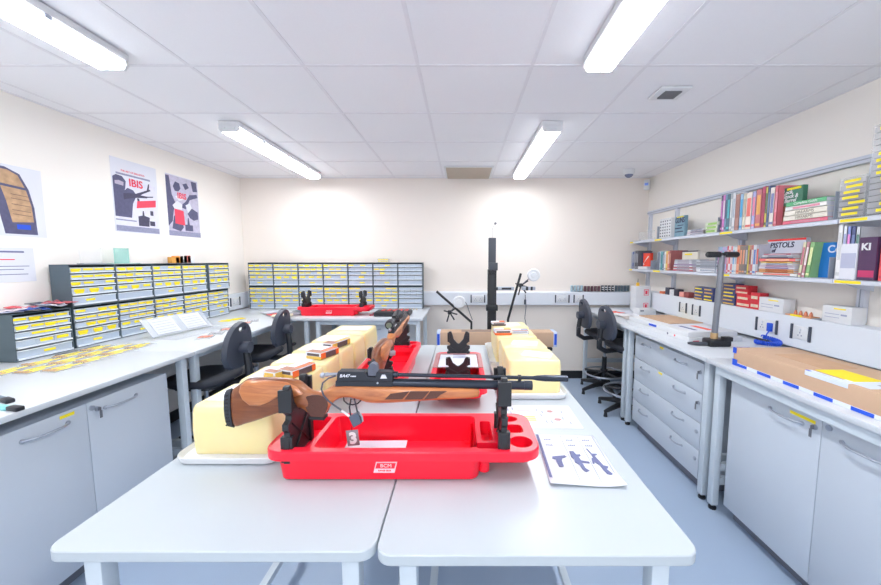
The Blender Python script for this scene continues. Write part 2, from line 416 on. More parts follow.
def unit(style, depth, label, loc, rz, group, W=.3, H=.281):
    t = thing('drawer_cabinet', label, 'drawer cabinet', loc, rz, group)
    key = ('case', depth, W)
    if key not in DM:
        b = MB(); th = .0045
        b.box(-W / 2, -W / 2 + th, 0, depth, 0, H); b.box(W / 2 - th, W / 2, 0, depth, 0, H)
        b.box(-W / 2, W / 2, 0, depth, 0, th); b.box(-W / 2, W / 2, 0, depth, H - th, H); b.box(-W / 2, W / 2, depth - th, depth, 0, H)
        z = .0045 + .068
        for hh in (.060, .046, .046): b.box(-W / 2, W / 2, .003, depth, z, z + .002); z += hh
        b.box(-W / 2, W / 2, .003, depth, z, z + .002)
        o = b.build('casing', M_unit, smooth=False); DM[key] = o.data; bpy.data.objects.remove(o)
    o = bpy.data.objects.new('casing', DM[key]); COL.objects.link(o); o.parent = t
    rows = [(1, .066), (3, .058), (4, .044), (4, .044), (4, .046)]
    z = .006
    for ri, (n, hh) in enumerate(rows):
        w1 = (W - .014) / n
        for i in range(n):
            st = style
            if style == 'dense': st = 'y' if rng.random() < .92 else 'none'
            if style == 'mid': st = 'y' if (rng.random() < (.75 if ri in (1, 2, 3) else .5)) else 'none'
            if style == 'few': st = 'y' if rng.random() < .1 or n == 1 else 'none'
            v = rng.randrange(4); k = (n, hh, st, v, W)
            if k not in DM: DM[k] = drawer_mesh(w1 - .0016, hh - .0085, .03, label_set(st, w1, n == 1), k)
            d = bpy.data.objects.new('drawer', DM[k]); COL.objects.link(d); d.parent = t
            d.location = (-W / 2 + .007 + w1 * (i + .5), .004, z)
        z += hh + (.0012 if ri else .0015)
    return t
NAMES = ['nearest the camera', 'second from the near end', 'middle of the five', 'second from the far end', 'nearest the back corner']
for i in range(5):
    y = 2.508 + .317 * i
    for j in (0, 1):
        unit('dense', .13, 'slate drawer cabinet on the left bench, %s row, %s' % ('upper' if j else 'lower', NAMES[i]), (-2.60 + (.0 if not (i == 4 and j) else .02), y, BZ + .001 + j * .2825), R(90), 'drawer cabinets stacked on the left bench', W=.314)
N7 = ['leftmost', 'second from left', 'third from left', 'middle', 'third from right', 'second from right', 'rightmost']
ST = [('dense', 'dense'), ('dense', 'dense'), ('mid', 'dense'), ('dense', 'mid'), ('mid', 'few'), ('mid', 'few'), ('none', 'none')]
for i in range(7):
    x = -2.44 + .302 * i
    for j in (0, 1):
        unit(ST[i][j], .13, 'slate drawer cabinet on the back bench, %s row, %s' % ('upper' if j else 'lower', N7[i]), (x, 4.305, BZ + .001 + j * .2825), 0, 'drawer cabinets stacked along the back wall')
unit('dense', .13, 'single slate drawer cabinet with plastic packets lying on its top', (-2.585, 2.17, BZ + .001), R(88), 'drawer cabinets stacked on the left bench')
# crumpled packets on the single cabinet
cols = [(200, 205, 230), (225, 215, 225), (60, 90, 170), (215, 90, 100), (235, 235, 245), (180, 185, 200), (90, 95, 120), (230, 120, 130)]
for k in range(8):
    x = -2.68 + .03 * (k % 3); y = 2.06 + .036 * k
    b = MB(); n = 5
    vs = [[b.bm.verts.new((-.06 + .12 * i / n, -.07 + .14 * j / n, rng.uniform(0, .014) + .006 * math.sin(i + j))) for j in range(n + 1)] for i in range(n + 1)]
    for i in range(n):
        for j in range(n): b._f([vs[i][j], vs[i + 1][j], vs[i + 1][j + 1], vs[i][j + 1]], 0)
    o = b.build('plastic_packet', mat('packet_%d' % k, cols[k], .25, var=.25, scale=60), loc=(x, y, 1.222 + .004 * k), rot=(0, 0, rng.uniform(0, 3)))
    s = o.modifiers.new('s', 'SOLIDIFY'); s.thickness = .004
    nm = ['pale grey', 'pinkish', 'blue', 'rose red', 'white', 'grey', 'dark grey', 'coral'][k]
    tag(o, '%s crumpled plastic packet lying on top of the single drawer cabinet' % nm, 'packet', 'packets on the single cabinet')
# stands on the cabinets
t = thing('acrylic_stand', 'clear acrylic display stand on the nearest left drawer cabinets', 'display stand', (-2.65, 2.55, 1.502), R(85))
MB().box(-.07, .07, -.03, .03, 0, .005).build('base', M_bend, t); MB().box(-.07, .07, 0, .004, .005, .115).build('panel', M_clear, t)
t = thing('glass_stand', 'green-edged glass display stand on the left drawer cabinets', 'display stand', (-2.66, 2.80, 1.502), R(70))
MB().box(-.09, .09, -.04, .04, 0, .004).build('base', M_teal, t); MB().box(-.055, .04, 0, .005, .004, .12).build('panel', M_teal, t)
for k, (c, h_) in enumerate([((238, 170, 80), .055), ((245, 150, 60), .065), ((240, 235, 230), .07), ((225, 120, 110), .07), ((238, 240, 244), .065)]):
    o = MB().box(-.02, .02, -.045, .045, 0, h_, bev=.002).build('cartridge_box', flat(c), loc=(-2.67, 3.30 + .047 * k, 1.502))
    tag(o, '%s small carton on the left drawer cabinets' % ['pale orange', 'deep orange', 'cream', 'salmon', 'white'][k], 'box', 'small cartons on the left cabinets')
t = thing('label_tray', 'tiny clear tray with yellow labels on the back cabinets', 'tray', (-.96, 4.37, 1.502))
MB().box(-.07, .07, -.03, .03, 0, .045, bev=.003).build('case', M_clear, t)
for z in (.01, .03): MB().box(-.06, .06, -.032, -.03, z, z + .009).build('label', M_yel, t)

# ================================================================ POSTERS
def sheet(name, label, cat, loc, w_, h_, bas, mm=M_pap, th=.0015):
    t = thing(name, label, cat, loc, basis=bas)
    MB().box(-w_ / 2, w_ / 2, -h_ / 2, h_ / 2, 0, th).build('paper', mm, t); return t
def patch(t, name, polys, m, z=.002):
    b = MB()
    for i, P in enumerate(polys): b.prism(P, 'z', z - .0008, z + .00005 * i)
    return b.build(name, m, t, smooth=False)
def rect(x0, x1, y0, y1): return [(x0, y0), (x1, y0), (x1, y1), (x0, y1)]
P_nv = mat('poster_navy', (88, 88, 122), .6, var=.25, scale=40); P_gy = mat('poster_grey', (150, 152, 182), .6, var=.25, scale=50)
P_rd = mat('poster_red', (236, 70, 96), .6); P_bk = mat('poster_dark', (70, 68, 96), .6, var=.3, scale=50); P_sk = mat('poster_skin', (188, 178, 200), .6)
P_mt = mat('poster_mottled', (196, 192, 214), .6, var=.3, scale=25)
w_, h_ = .42, .585
t = sheet('poster', 'poster of a balaclava figure with rifle under red IBIS lettering', 'poster', (XL + .001, 3.06, 2.05), w_, h_, B_LEFT)
patch(t, 'printed_ground', [rect(-.17, .19, -.24, .13)], mat('poster_pale', (226, 226, 244), .6, var=.08, scale=30), .0018)
patch(t, 'printed_figure', [
    [(-.2, -.17), (-.06, -.17), (-.04, -.05), (0, .02), (-.03, .06), (-.08, .07), (-.1, .05), (-.15, .04), (-.2, .03)],
    [(-.2, .03), (-.13, .0), (-.1, .06), (-.09, .12), (-.12, .155), (-.17, .16), (-.2, .14)]], P_nv, .0024)
patch(t, 'eye_slit', [[(-.185, .085), (-.115, .08), (-.11, .11), (-.15, .118), (-.185, .11)]], P_sk, .003)
patch(t, 'printed_rifle', [
    [(-.12, -.03), (-.02, .0), (.1, .015), (.1, .03), (.02, .03), (-.04, .035), (-.12, .02)],
    [(-.02, .03), (.05, .06), (.13, .095), (.14, .085), (.06, .045), (.02, .02)], [(.1, .08), (.12, .14), (.13, .14), (.12, .08)], [(0, .0), (.02, .0), (.03, -.06), (.01, -.06)], [(.1, .02), (.16, .03), (.16, .04), (.1, .03)]], P_bk, .0026)
patch(t, 'red_panel', [[(-.01, -.085), (.18, -.05), (.185, .01), (0, -.025)]], P_rd, .0028)
patch(t, 'printed_device', [[(.0, -.23), (.1, -.23), (.11, -.15), (.06, -.14), (.055, -.1), (.045, -.1), (.04, -.14), (0, -.15)], rect(.11, .16, -.22, -.18), rect(.12, .15, -.13, -.09)], P_bk, .0026)
patch(t, 'footer_band', [rect(-.2, .2, -.285, -.24), rect(-.2, -.02, -.2, -.19)], P_gy, .0028)
patch(t, 'header_band', [rect(-.17, .14, .165, .18)], P_gy, .0028)
text('lettering', 'IBIS', .085, P_rd, t, (.0, .115, .003), bold=.002)
text('strapline', 'THE ART OF BALLISTICS', .02, P_rd, t, (-.02, .2, .003))
t = sheet('poster', 'crowded dark poster with red IBIS lettering, nearer the back corner', 'poster', (XL + .001, 3.57, 2.05), .40, .575, B_LEFT)
patch(t, 'printed_ground', [rect(-.195, .195, -.28, .28)], P_mt, .0018)
patch(t, 'printed_figures', [
    [(-.2, -.2), (-.2, .27), (-.16, .27), (-.14, .1), (-.1, .02), (-.13, -.05), (-.15, -.15)],
    [(-.12, .18), (-.09, .23), (-.04, .22), (-.03, .17), (-.06, .14), (-.1, .14)],
    [(-.05, .0), (.03, .06), (.08, .13), (.18, .15), (.19, .12), (.08, .08), (.02, -.02)],
    [(.0, .22), (.05, .24), (.08, .2), (.03, .17)], [(.11, .27), (.18, .27), (.19, .18), (.13, .17)],
    [(.04, -.06), (.1, .0), (.18, -.03), (.18, -.1), (.12, -.12), (.07, -.1)],
    [(-.16, -.22), (-.06, -.24), (-.02, -.2), (-.05, -.05), (-.13, -.1)], rect(.0, .1, -.23, -.17), [(.03, -.17), (.06, -.17), (.05, -.1), (.04, -.1)]], P_nv, .0024)
patch(t, 'red_panel', [[(-.12, -.17), (.0, -.18), (-.01, -.04), (-.12, -.03)]], P_rd, .0028)
patch(t, 'pale_patches', [[(-.14, .0), (-.08, .05), (-.02, .02), (-.03, -.03), (-.12, -.03)], [(.02, .02), (.08, .05), (.1, .0), (.05, -.05)], [(-.1, .09), (-.02, .12), (.0, .07), (-.06, .05)]], M_pap, .003)
patch(t, 'footer_band', [rect(-.2, .2, -.287, -.24)], P_gy, .003)
text('lettering', 'IBIS', .075, P_rd, t, (-.02, .1, .0036), bold=.002)
t = sheet('poster', 'poster of a curved timber-grained bullet pointing up, cut by the frame', 'poster', (XL + .001, 2.16, 1.89), .43, .43, B_LEFT)
arc = [(-.2 + .0, .2), (.03, .2), (.1, .17), (.14, .08), (.16, -.03), (.165, -.2), (.0, -.2), (-.02, -.05), (-.06, .1), (-.12, .2)]
patch(t, 'dark_rim', [arc], P_nv, .0022)
M_pl = mat('printed_planks', (192, 156, 122), .6, var=.5, scale=26)
patch(t, 'grain_panel', [[(-.03, .185), (.04, .185), (.09, .16), (.12, .09), (.0, .1)], [(.0, .085), (.125, .075), (.145, -.02), (.15, -.12), (.04, -.13), (.02, .0)]], M_pl, .0028)
patch(t, 'grain_lines', [[(.045, y0), (.14, y0 - .006), (.14, y0 - .003), (.045, y0 + .004)] for y0 in (.04, .015, -.02, -.055, -.08)], mat('print_umber', (120, 90, 80), .6), .0034)
patch(t, 'blue_badge', [rect(.06, .13, -.17, -.14)], M_blu, .0028)
t = sheet('notice', 'plain white typed notice under the bullet poster', 'notice', (XL + .001, 2.15, 1.5), .28, .21, B_LEFT)
patch(t, 'printed_lines', [rect(-.12, .09, .075, .085), rect(-.12, .11, -.01, -.006), rect(-.12, .08, -.03, -.026), rect(-.12, .1, -.06, -.056)], M_ink, .0022)
patch(t, 'red_line', [rect(-.1, .04, .03, .036)], P_rd, .0022)

# ================================================================ CENTRE TABLES
TZ = .9
def table(label, x0, x1, y0, y1):
    t = thing('table', label, 'table', ((x0 + x1) / 2, (y0 + y1) / 2, 0), group='centre tables')
    W, D = x1 - x0, y1 - y0
    MB().prism(rr(0, 0, W, D, .035, 6), 'z', TZ - .026, TZ, 0).build('tabletop', [M_top], t, bevel=.003)
    for sx in (-1, 1):
        for sy in (-1, 1):
            l = MB().box(sx * (W / 2 - .065) - .02, sx * (W / 2 - .065) + .02, sy * (D / 2 - .06) - .02, sy * (D / 2 - .06) + .02, .02, TZ - .027, bev=.003).build('leg', M_leg, t)
            MB().cyl((sx * (W / 2 - .065), sy * (D / 2 - .06), 0), (sx * (W / 2 - .065), sy * (D / 2 - .06), .025), .02, n=12).build('foot', M_blk, l)
        MB().box(sx * (W / 2 - .065) - .015, sx * (W / 2 - .065) + .015, -D / 2 + .08, D / 2 - .08, .12, .15).build('rail', M_leg, t)
    MB().box(-W / 2 + .085, W / 2 - .085, D / 2 - .075, D / 2 - .045, .12, .15).build('rail', M_leg, t)
    MB().box(-W / 2 + .085, W / 2 - .085, D / 2 - .075, D / 2 - .045, TZ - .09, TZ - .03).build('apron', M_leg, t)
    return t
table('white laminate centre table on the left, under the rifle butt end', -.915, -.192, .715, 2.6)
table('white laminate centre table on the right, with printed sheets at its edge', -.188, .517, .705, 2.6)

# ---- red gun-cleaning tray
def maketray(label, loc, rz, cat='tray', forks=True):
    t = thing('cleaning_tray', label, cat, loc, rz, 'red gun cleaning trays')
    L, W, H = .785, .25, .095
    b = MB(); bm = b.bm
    outer = rr(0, 0, L, W, .05, 6)
    holes = [(rr(-.023, 0, .472, .208, .018, 3), .008), (rr(-.315, .0, .085, .2, .015, 3), .05),
             (rr(.245, .0, .035, .13, .01, 3), .05), (rr(.335, .012, .055, .055, .01, 3), .058),
             ([(.345 + .034 * math.cos(a * math.pi / 9), -.07 + .034 * math.sin(a * math.pi / 9)) for a in range(18)], .055),
             ([(.325 + .032 * math.cos(a * math.pi / 9), .082 + .022 * math.sin(a * math.pi / 9)) for a in range(18)], .06),
             (rr(.255, -.092, .09, .032, .01, 3), .06)]
    def loop(P, z): return [bm.verts.new((x, y, z)) for x, y in P]
    def le(vs): return [bm.edges.new((vs[i], vs[(i + 1) % len(vs)])) for i in range(len(vs))]
    vo = loop(outer, H); es = le(vo); hv = []
    for P, z in holes:
        v = loop(P, H); es += le(v); hv.append((v, P, z))
    bmesh.ops.triangle_fill(bm, use_beauty=True, use_dissolve=True, edges=es)
    for v, P, z in hv:
        cx = sum(p[0] for p in P) / len(P); cy = sum(p[1] for p in P) / len(P)
        v2 = loop([(cx + (x - cx) * .96, cy + (y - cy) * .94) for x, y in P], z)
        for i in range(len(v)): b._f([v[i], v[(i + 1) % len(v)], v2[(i + 1) % len(v)], v2[i]], 0)
        b._f(v2, 0)
    vs = loop(rr(0, 0, L + .006, W + .006, .053, 6), H - .004); v3 = loop(rr(0, 0, L + .006, W + .006, .053, 6), H - .027); v4 = loop(rr(0, 0, L - .012, W - .012, .045, 6), H - .027)
    for A, Bv in ((vo, vs), (vs, v3), (v3, v4)):
        for i in range(len(A)): b._f([A[i], A[(i + 1) % len(A)], Bv[(i + 1) % len(A)], Bv[i]], 0)
    b.prism(rr(-.075, 0, .56, W - .03, .03, 4), 'z', .003, H - .015, 0) if False else None
    b.rings([[(x, y, .004) for x, y in rr(-.068, 0, .575, W - .03, .03, 4)], [(x, y, H - .02) for x, y in rr(-.068, 0, .592, W - .02, .03, 4)]], 0, cap=False)
    b._f([bm.verts.new((x, y, .004)) for x, y in rr(-.068, 0, .575, W - .03, .03, 4)], 0)
    b.rings([[(x, y, .048) for x, y in rr(.29, 0, .17, W - .05, .03, 4)], [(x, y, H - .02) for x, y in rr(.29, 0, .19, W - .02, .04, 4)]], 0, cap=False)
    b._f([bm.verts.new((x, y, .048)) for x, y in rr(.29, 0, .17, W - .05, .03, 4)], 0)
    body = b.build('tray_body', M_red, t, ang=.5)
    for (x, y) in ((-.3, -.085), (-.3, .085), (.19, -.09), (.19, .09)): MB().cyl((x, y, 0), (x, y, .01), .014, n=10).build('foot', M_red, t)
    for y in (-.08, .08): MB().cyl((.235, y, .015), (.235, y, .05), .016, n=10).build('foot', M_red, t)
    MB().box(-.302 + .045, -.248 + .0, -.09, .09, .02, .078, bev=.004).build('divider', M_red, t) if False else None
    s = MB().prism([(-.082, .027), (-.022, .027), (-.014, .059), (-.074, .059)], 'y', -.1158, -.1120, 0).build('maker_label', mat('label_white', (255, 215, 225), .5), t)
    MB().prism([(-.0765, .04), (-.022, .04), (-.018, .056), (-.0715, .056)], 'y', -.1163, -.1158, 0).build('red_field', M_red, s)
    text('lettering', 'BCM', .014, M_whp, s, (-.046, -.1164, .048), (R(90), 0, 0), sx=1.15, bold=0)
    text('small_lettering', 'RANGE GEAR', .006, M_red, s, (-.05, -.1160, .0335), (R(90), 0, 0), bold=.0002)
    return t
def fork(t, x, z0, hgt=.17, wd=.15, y=0):
    k = hgt / .15; q = wd / .14
    half = [(.07, 0), (.07, .05), (.062, .053), (.062, .06), (.07, .066), (.07, .078), (.052, .082), (.05, .09), (.064, .1), (.065, .138), (.057, .149), (.044, .15), (.037, .136), (.029, .112), (.012, .096), (.004, .09)]
    prof = [(a * q + y, b * k) for a, b in half] + [(-a * q + y, b * k) for a, b in half[::-1]]
    b = MB(); b.prism(prof, 'x', -.009, .009)
    for s in (-1, 1):
        b.prism([(y + s * .05 * q, .002), (y + s * .068 * q, .002), (y + s * .068 * q, .052 * k), (y + s * .05 * q, .052 * k)], 'x', -.017, .017)
        b.prism([(y + s * .052 * q, .1 * k), (y + s * .067 * q, .1 * k), (y + s * .067 * q, .144 * k), (y + s * .056 * q, .144 * k)], 'x', -.019, .019)
        b.tube([(-.011, y - s * .05 * q, .01), (-.011, y + s * .05 * q, .075 * k)], .003, 5); b.tube([(.011, y - s * .05 * q, .01), (.011, y + s * .05 * q, .075 * k)], .003, 5)
    return b.build('support_fork', M_blk, t, loc=(x, 0, z0), ang=.4, bevel=.0015)
T1 = maketray('large red gun cleaning tray in front, holding the wooden-stocked rifle', (-.17, 1.075, TZ), 0)
fork(T1, -.328, .052, .222, y=-.04); fork(T1, .290, .062, .236, y=-.04)
o = MB().box(-.1, .1, -.05, .05, 0, .003).build('paper_slip', M_pap, loc=(-.25, 1.04, TZ + .075), rot=(R(4), 0, .02))
o.location = (-.285, 1.105, TZ + .013); tag(o, 'white paper slip lying in the bottom of the front red tray', 'paper')
T2 = maketray('red tray behind the front one, cradling the scoped rifle', (-.395, 1.92, TZ), R(90))
fork(T2, -.24, .062, .15, .12); fork(T2, .288, .062, .17, .13)
T3 = maketray('empty-forked red tray in the middle of the right table', (-.02, 1.735, TZ), R(-90)); T3.scale = (.76, 1, 1)
fork(T3, .02, .04, .112, .125); fork(T3, -.33, .052, .175, .13)
t = thing('document_wallet', 'clear pink-edged wallet with printed sheets laid on the middle red tray', 'document', (-.02, 1.85, TZ + .0965))
MB().box(-.125, .125, -.13, .13, 0, .002).build('cover', M_clear, t)
pk = mat('pink_edge', (222, 160, 160), .4, alpha=.75)
MB().box(-.125, -.107, -.13, .13, .002, .005).box(.107, .125, -.13, .13, .002, .005).box(-.107, .107, .112, .13, .002, .005).build('edge_binding', pk, t)
MB().box(-.1, .1, -.12, .11, .0022, .003).build('sheet', M_pap, t)
patch(t, 'printed_lines', [rect(-.03, .04, .1 - .03 * k, .106 - .03 * k) for k in range(3)], M_ink, .0042)
T4 = maketray('red gun cleaning tray on the back wall bench', (-1.37, 3.86, BZ), 0)
fork(T4, -.33, .062, .2, .19); fork(T4, .288, .062, .2, .19)

# ---- the rifles
def fz(y): return 0
K = 1.064 / 355.
def PX(x): return (x - 462) * K
def PZ(y): return 1.53 - (y - 260.4) * K * .992 + .0
# table of the stock in the side view: station, top, bottom, half width
ST_ = [(231, 388, 429, .014), (236, 386.5, 428, .017), (243, 381, 425, .02), (247, 378, 424, .024), (254, 376.3, 422, .026), (270, 376.5, 416, .027), (285, 377.3, 410.5, .027), (296, 378.6, 407.5, .025),
       (301, 381, 407, .022), (306, 386, 411, .02), (311, 390, 416, .018), (317, 391, 418, .018), (323, 390.5, 417.5, .018), (327, 388.5, 412, .018), (331, 385.5, 404, .019), (337, 383.4, 398.5, .021), (344, 383.3, 396, .022), (352, 383.3, 396.5, .023),
       (360, 383.6, 398.5, .023), (366, 383.8, 401.5, .024), (376, 384, 402.8, .025), (402, 384.5, 401.5, .025), (430, 385.3, 399, .024), (460, 386.2, 397.6, .023), (475, 386.8, 396.8, .021), (480, 388, 395.5, .016)]
def stock_mesh(sts):
    b = MB(); rings = []
    for x, a, c, hw in sts:
        zt, zb = PZ(a), PZ(c); m, h = (zt + zb) / 2, (zt - zb) / 2; ring = []
        for k in range(20):
            an = 2 * math.pi * k / 20; cs, sn = math.cos(an), math.sin(an); e = .72
            ring.append((PX(x), hw * math.copysign(abs(cs) ** e, cs), m + h * math.copysign(abs(sn) ** e, sn)))
        rings.append(ring)
    return b.rings(rings)
def rifle(label, sheetparts=True, mw=M_wood):
    t = thing('air_rifle', label, 'rifle')
    st = stock_mesh(ST_).build('stock', mw, t, ang=.9, sub=1)
    bb = MB(); bb.rings([[(PX(x), hw * math.cos(2 * math.pi * k / 16), PZ((a + c) / 2) + (c - a) / 2 * K * math.sin(2 * math.pi * k / 16)) for k in range(16)] for x, a, c, hw in ((224.5, 393, 425, .011), (226, 390, 428, .015), (231.5, 388, 429.3, .0155))])
    pad = bb.build('butt_pad', M_rub, t, ang=.9)
    hb = MB()
    for r in range(9):
        for c in range(2): hb.cyl((PX(227.5 + 2 * c), -.0165, PZ(394 + 3.8 * r)), (PX(227.5 + 2 * c), -.0135, PZ(394 + 3.8 * r)), .0028, n=6)
    hb.build('vent_holes', M_blk, pad)
    # cheekpiece
    ck = [(244, 388), (246, 381), (251, 377), (270, 377), (290, 379), (300, 384), (306, 391), (300, 393), (285, 391.5), (275, 398), (264, 402.5), (254, 402), (247, 396)]
    cx, cy = 272, 388
    rg = []
    for s, dy in ((1, -.02), (.97, -.031), (.9, -.034)):
        rg.append([(PX(cx + (x - cx) * s), dy, PZ(cy + (y - cy) * s)) for x, y in ck])
    MB().rings(rg).build('cheekpiece', M_wood2, t, ang=.9)
    # chequered grip and fore-end panels
    gp = [(306, 397), (309, 394), (314, 393), (320, 393), (325, 394.5), (329, 398), (329.5, 403), (327.5, 409), (324.5, 415.5), (312.5, 415), (309, 410), (306.5, 404)]
    fe = [(384, 396.5), (392, 391), (401, 388.3), (420, 388), (447, 388.5), (438, 392.5), (428, 395.5), (405, 396.8)]
    for s in (-1, 1):
        MB().rings([[(PX(x), s * .0140, PZ(y)) for x, y in gp], [(PX(x), s * .0184, PZ(y)) for x, y in gp]]).build('grip_chequering', M_grip, t, ang=.5)
        f = MB()
        for i, (a, b_) in enumerate(((0, .31), (.34, .62), (.65, 1))):
            x0, x1 = 384 + 63 * a, 384 + 63 * b_
            f.rings([[(PX(x), s * w0, PZ(y)) for x, y in ((x0 + (2 if i == 0 else 0), 396.4 - 0 * i), (x0 + 8 * (i < 1) + (6 if i else 0), 390.5 if i == 0 else 388.2), (x1 + 7 * (i < 2), 388.2), (x1 - (6 if i == 2 else 0), 396 if i < 2 else 391.5), (x1 - 10 if i == 2 else x1 - 2, 396.2 if i < 2 else 395.2))] for w0 in (.02, .0252)])
        f.build('forend_chequering', M_grip, t, ang=.5)
    MB().prism([(PX(309), PZ(415.5)), (PX(325), PZ(416.5)), (PX(325), PZ(419.5)), (PX(310), PZ(419))], 'y', -.016, .016).build('grip_cap', M_blk, t, bevel=.002)
    # action
    a = MB()
    a.prism([(PX(336.5), PZ(384.6)), (PX(393.5), PZ(384.8)), (PX(393.5), PZ(379.3)), (PX(337.5), PZ(378.6))], 'y', -.015, .015)
    a.prism([(PX(338.5), PZ(379)), (PX(394), PZ(379.5)), (PX(393.5), PZ(370.2)), (PX(378), PZ(369.6)), (PX(376.5), PZ(374.8)), (PX(369), PZ(374)), (PX(368), PZ(371.5)), (PX(366), PZ(369.4)), (PX(340), PZ(369.1)), (PX(339), PZ(372))], 'y', -.0165, .0165)
    act = a.build('receiver', M_gunb, t, bevel=.0018)
    text('marking', 'BA47', .0125, M_pap, act, (PX(346.5), -.0168, PZ(373.4)), (R(90), 0, 0), shear=.3, bold=.0002, sx=1.05)
    text('marking', 'rosse', .007, M_pap, act, (PX(355), -.0168, PZ(373.6)), (R(90), 0, 0), shear=.2, bold=.0002, sx=1.1)
    lg = MB()
    for c in (-2.2, 0, 2.2): lg.prism([(PX(385 + c - 1.2), PZ(376)), (PX(385 + c + 1.2), PZ(376)), (PX(385 + c * .5 + .3), PZ(372)), (PX(385 + c * .5 - .5), PZ(372))], 'y', -.0172, -.0165)
    lg.build('stacked_rifles_emblem', M_pap, act)
    MB().cyl((PX(379), -.0165, PZ(380.5)), (PX(379), -.019, PZ(380.5)), .003, n=8).build('side_screw', M_chrome, act)
    mgn = [(369, 374), (369.2, 366), (370.5, 362.8), (374, 361), (377.5, 362.8), (378.8, 366), (378.8, 374)]
    mg = MB().prism([(PX(x), PZ(y)) for x, y in mgn], 'y', -.011, .011).cyl((PX(374), -.0112, PZ(367.5)), (PX(374), -.013, PZ(367.5)), .002, n=8).build('magazine', mat('magazine_grey', (96, 100, 116), .5), t, bevel=.0015)
    bo = MB().cyl((PX(339), 0, PZ(373.3)), (PX(329), 0, PZ(373.6)), .0045, n=10).cyl((PX(329), 0, PZ(373.6)), (PX(326), -.004, PZ(373.8)), .0065, n=10).ball((PX(323.5), -.004, PZ(374.2)), .0085)
    bo.build('bolt', M_chrome, t)
    MB().cyl((PX(393), 0, PZ(373.8)), (PX(537), 0, PZ(377.3)), .0055, n=14).cyl((PX(392), 0, PZ(373.8)), (PX(398), 0, PZ(373.8)), .0095, n=14).build('barrel', M_gun, t)
    MB().tube([(PX(533), 0, PZ(377.2)), (PX(537), 0, PZ(377.3)), (PX(545), 0, PZ(377.5)), (PX(567), 0, PZ(378)), (PX(567.5), 0, PZ(378))], [.0055, .0078, .0098, .0095, .008], 16).build('silencer', M_gun, t)
    MB().cyl((PX(389), 0, PZ(382.3)), (PX(531), 0, PZ(385)), .0135, n=18).cyl((PX(524), 0, PZ(384.8)), (PX(532), 0, PZ(385)), .0142, n=18).build('air_cylinder', M_gun, t)
    MB().cyl((PX(518), 0, PZ(377)), (PX(521), 0, PZ(377)), .0085, n=14).box(PX(518), PX(521), -.004, .004, PZ(383), PZ(378)).build('barrel_band', M_blk, t)
    # trigger and guard
    gd = [(PX(343), 0, PZ(396)), (PX(343.5), 0, PZ(401)), (PX(347), 0, PZ(404.3)), (PX(352), 0, PZ(405.2)), (PX(357), 0, PZ(404)), (PX(360.5), 0, PZ(400.5)), (PX(361), 0, PZ(397.5))]
    MB().tube(gd, .0022, 6).build('trigger_guard', M_gun, t)
    MB().tube([(PX(350), 0, PZ(395)), (PX(350.5), 0, PZ(399)), (PX(352), 0, PZ(402.5))], .003, 6).build('trigger', M_chrome, t)
    return t
# the side-view table above is in metres after PX and PZ: x along the barrel, z above the floor
rf = rifle('walnut-stocked air rifle with silencer resting across the front red tray'); rf.location = (0, 1.035, -.004)
# cable lock, padlock and tag hang from the first rifle
yy = 1.035
t = thing('cable_lock', 'steel padlock on a black cable looped through the rifle trigger guard', 'padlock', (PX(355), yy - .02, PZ(419)))
def L(x, y, d=0): return (PX(x) - PX(355), d, PZ(y) - PZ(419))
MB().tube([L(338, 374.6, .004), L(332, 376, -.006), L(327, 380, -.012), L(325.8, 386, -.014), L(327.5, 392, -.014), L(332, 398, -.013), L(338, 403, -.012), L(344, 408, -.01)], .0025, 8).build('cable', mat('cable_grey', (74, 80, 96), .4), t)
MB().tube([L(344, 408, -.01), L(351, 414.5, -.006)], .0036, 8).build('cable_sleeve', M_whp, t)
MB().tube([L(352, 416, 0), L(350.5, 407, .004), L(351, 400, .014), L(354, 400, .018), L(357.5, 408, .004), L(359, 414, 0)], .0024, 8).build('shackle', M_gun, t)
MB().prism([L(350.5, 415.5)[::2], L(359.5, 411)[::2], L(363.5, 421.5)[::2], L(355, 426.5)[::2]], 'y', -.009, .009).build('lock_body', mat('lock_steel', (92, 104, 122), .35, .4), t, bevel=.002)
MB().tube([L(361, 413, .0), L(363, 416, .0), L(363.5, 421, .0)], .003, 6).build('lock_end', M_chrome, t)
t = thing('number_tag', 'grey tag marked 3 hanging from the padlock on the front rifle', 'tag', (PX(354), yy - .025, PZ(437)), basis=basis(Vector((.99, 0, .1)).normalized(), Vector((-.1, 0, .99)).normalized(), (0, -1, 0)))
MB().box(-.018, .018, -.024, .024, 0, .002, bev=.0005).build('plate', mat('tag_grey', (132, 128, 136), .5), t)
text('numeral', '3', .046, M_whp, t, (.001, -.002, .0024), bold=.0022)
MB().tube([(.0, .022, .001), (.002, .034, .003), (.003, .036, .006)], .001, 5).build('string', M_blk, t)

# second rifle points away; scope mounted
rf2 = rifle('walnut-stocked rifle with telescopic sight pointing away in the second red tray')
rf2.matrix_world = Matrix.Translation((-.345, 1.95, .05)) @ Matrix.Rotation(R(90 - 2), 4, 'Z') @ Matrix.Rotation(R(-5), 4, 'Y') @ Matrix.Translation((.26, 0, -.03)) 
for c in [x for x in bpy.data.objects if x.parent == rf2 and x.name.split('.')[0] in ('magazine', 'silencer', 'barrel_band')]: bpy.data.objects.remove(c)
for c in [x for x in bpy.data.objects if x.parent == rf2 and x.name.split('.')[0] in ('barrel', 'air_cylinder')]: c.scale = (.5, 1, 1); c.location = (-.1, 0, 0)
sc2 = MB().tube([(-.41, 0, 1.212), (-.38, 0, 1.212), (-.365, 0, 1.212), (-.35, 0, 1.212), (-.25, 0, 1.212), (-.22, 0, 1.212), (-.19, 0, 1.212), (-.189, 0, 1.212)], [.021, .023, .022, .014, .014, .025, .027, .022], 18)
s_ = sc2.build('telescopic_sight', M_gunb, rf2); 
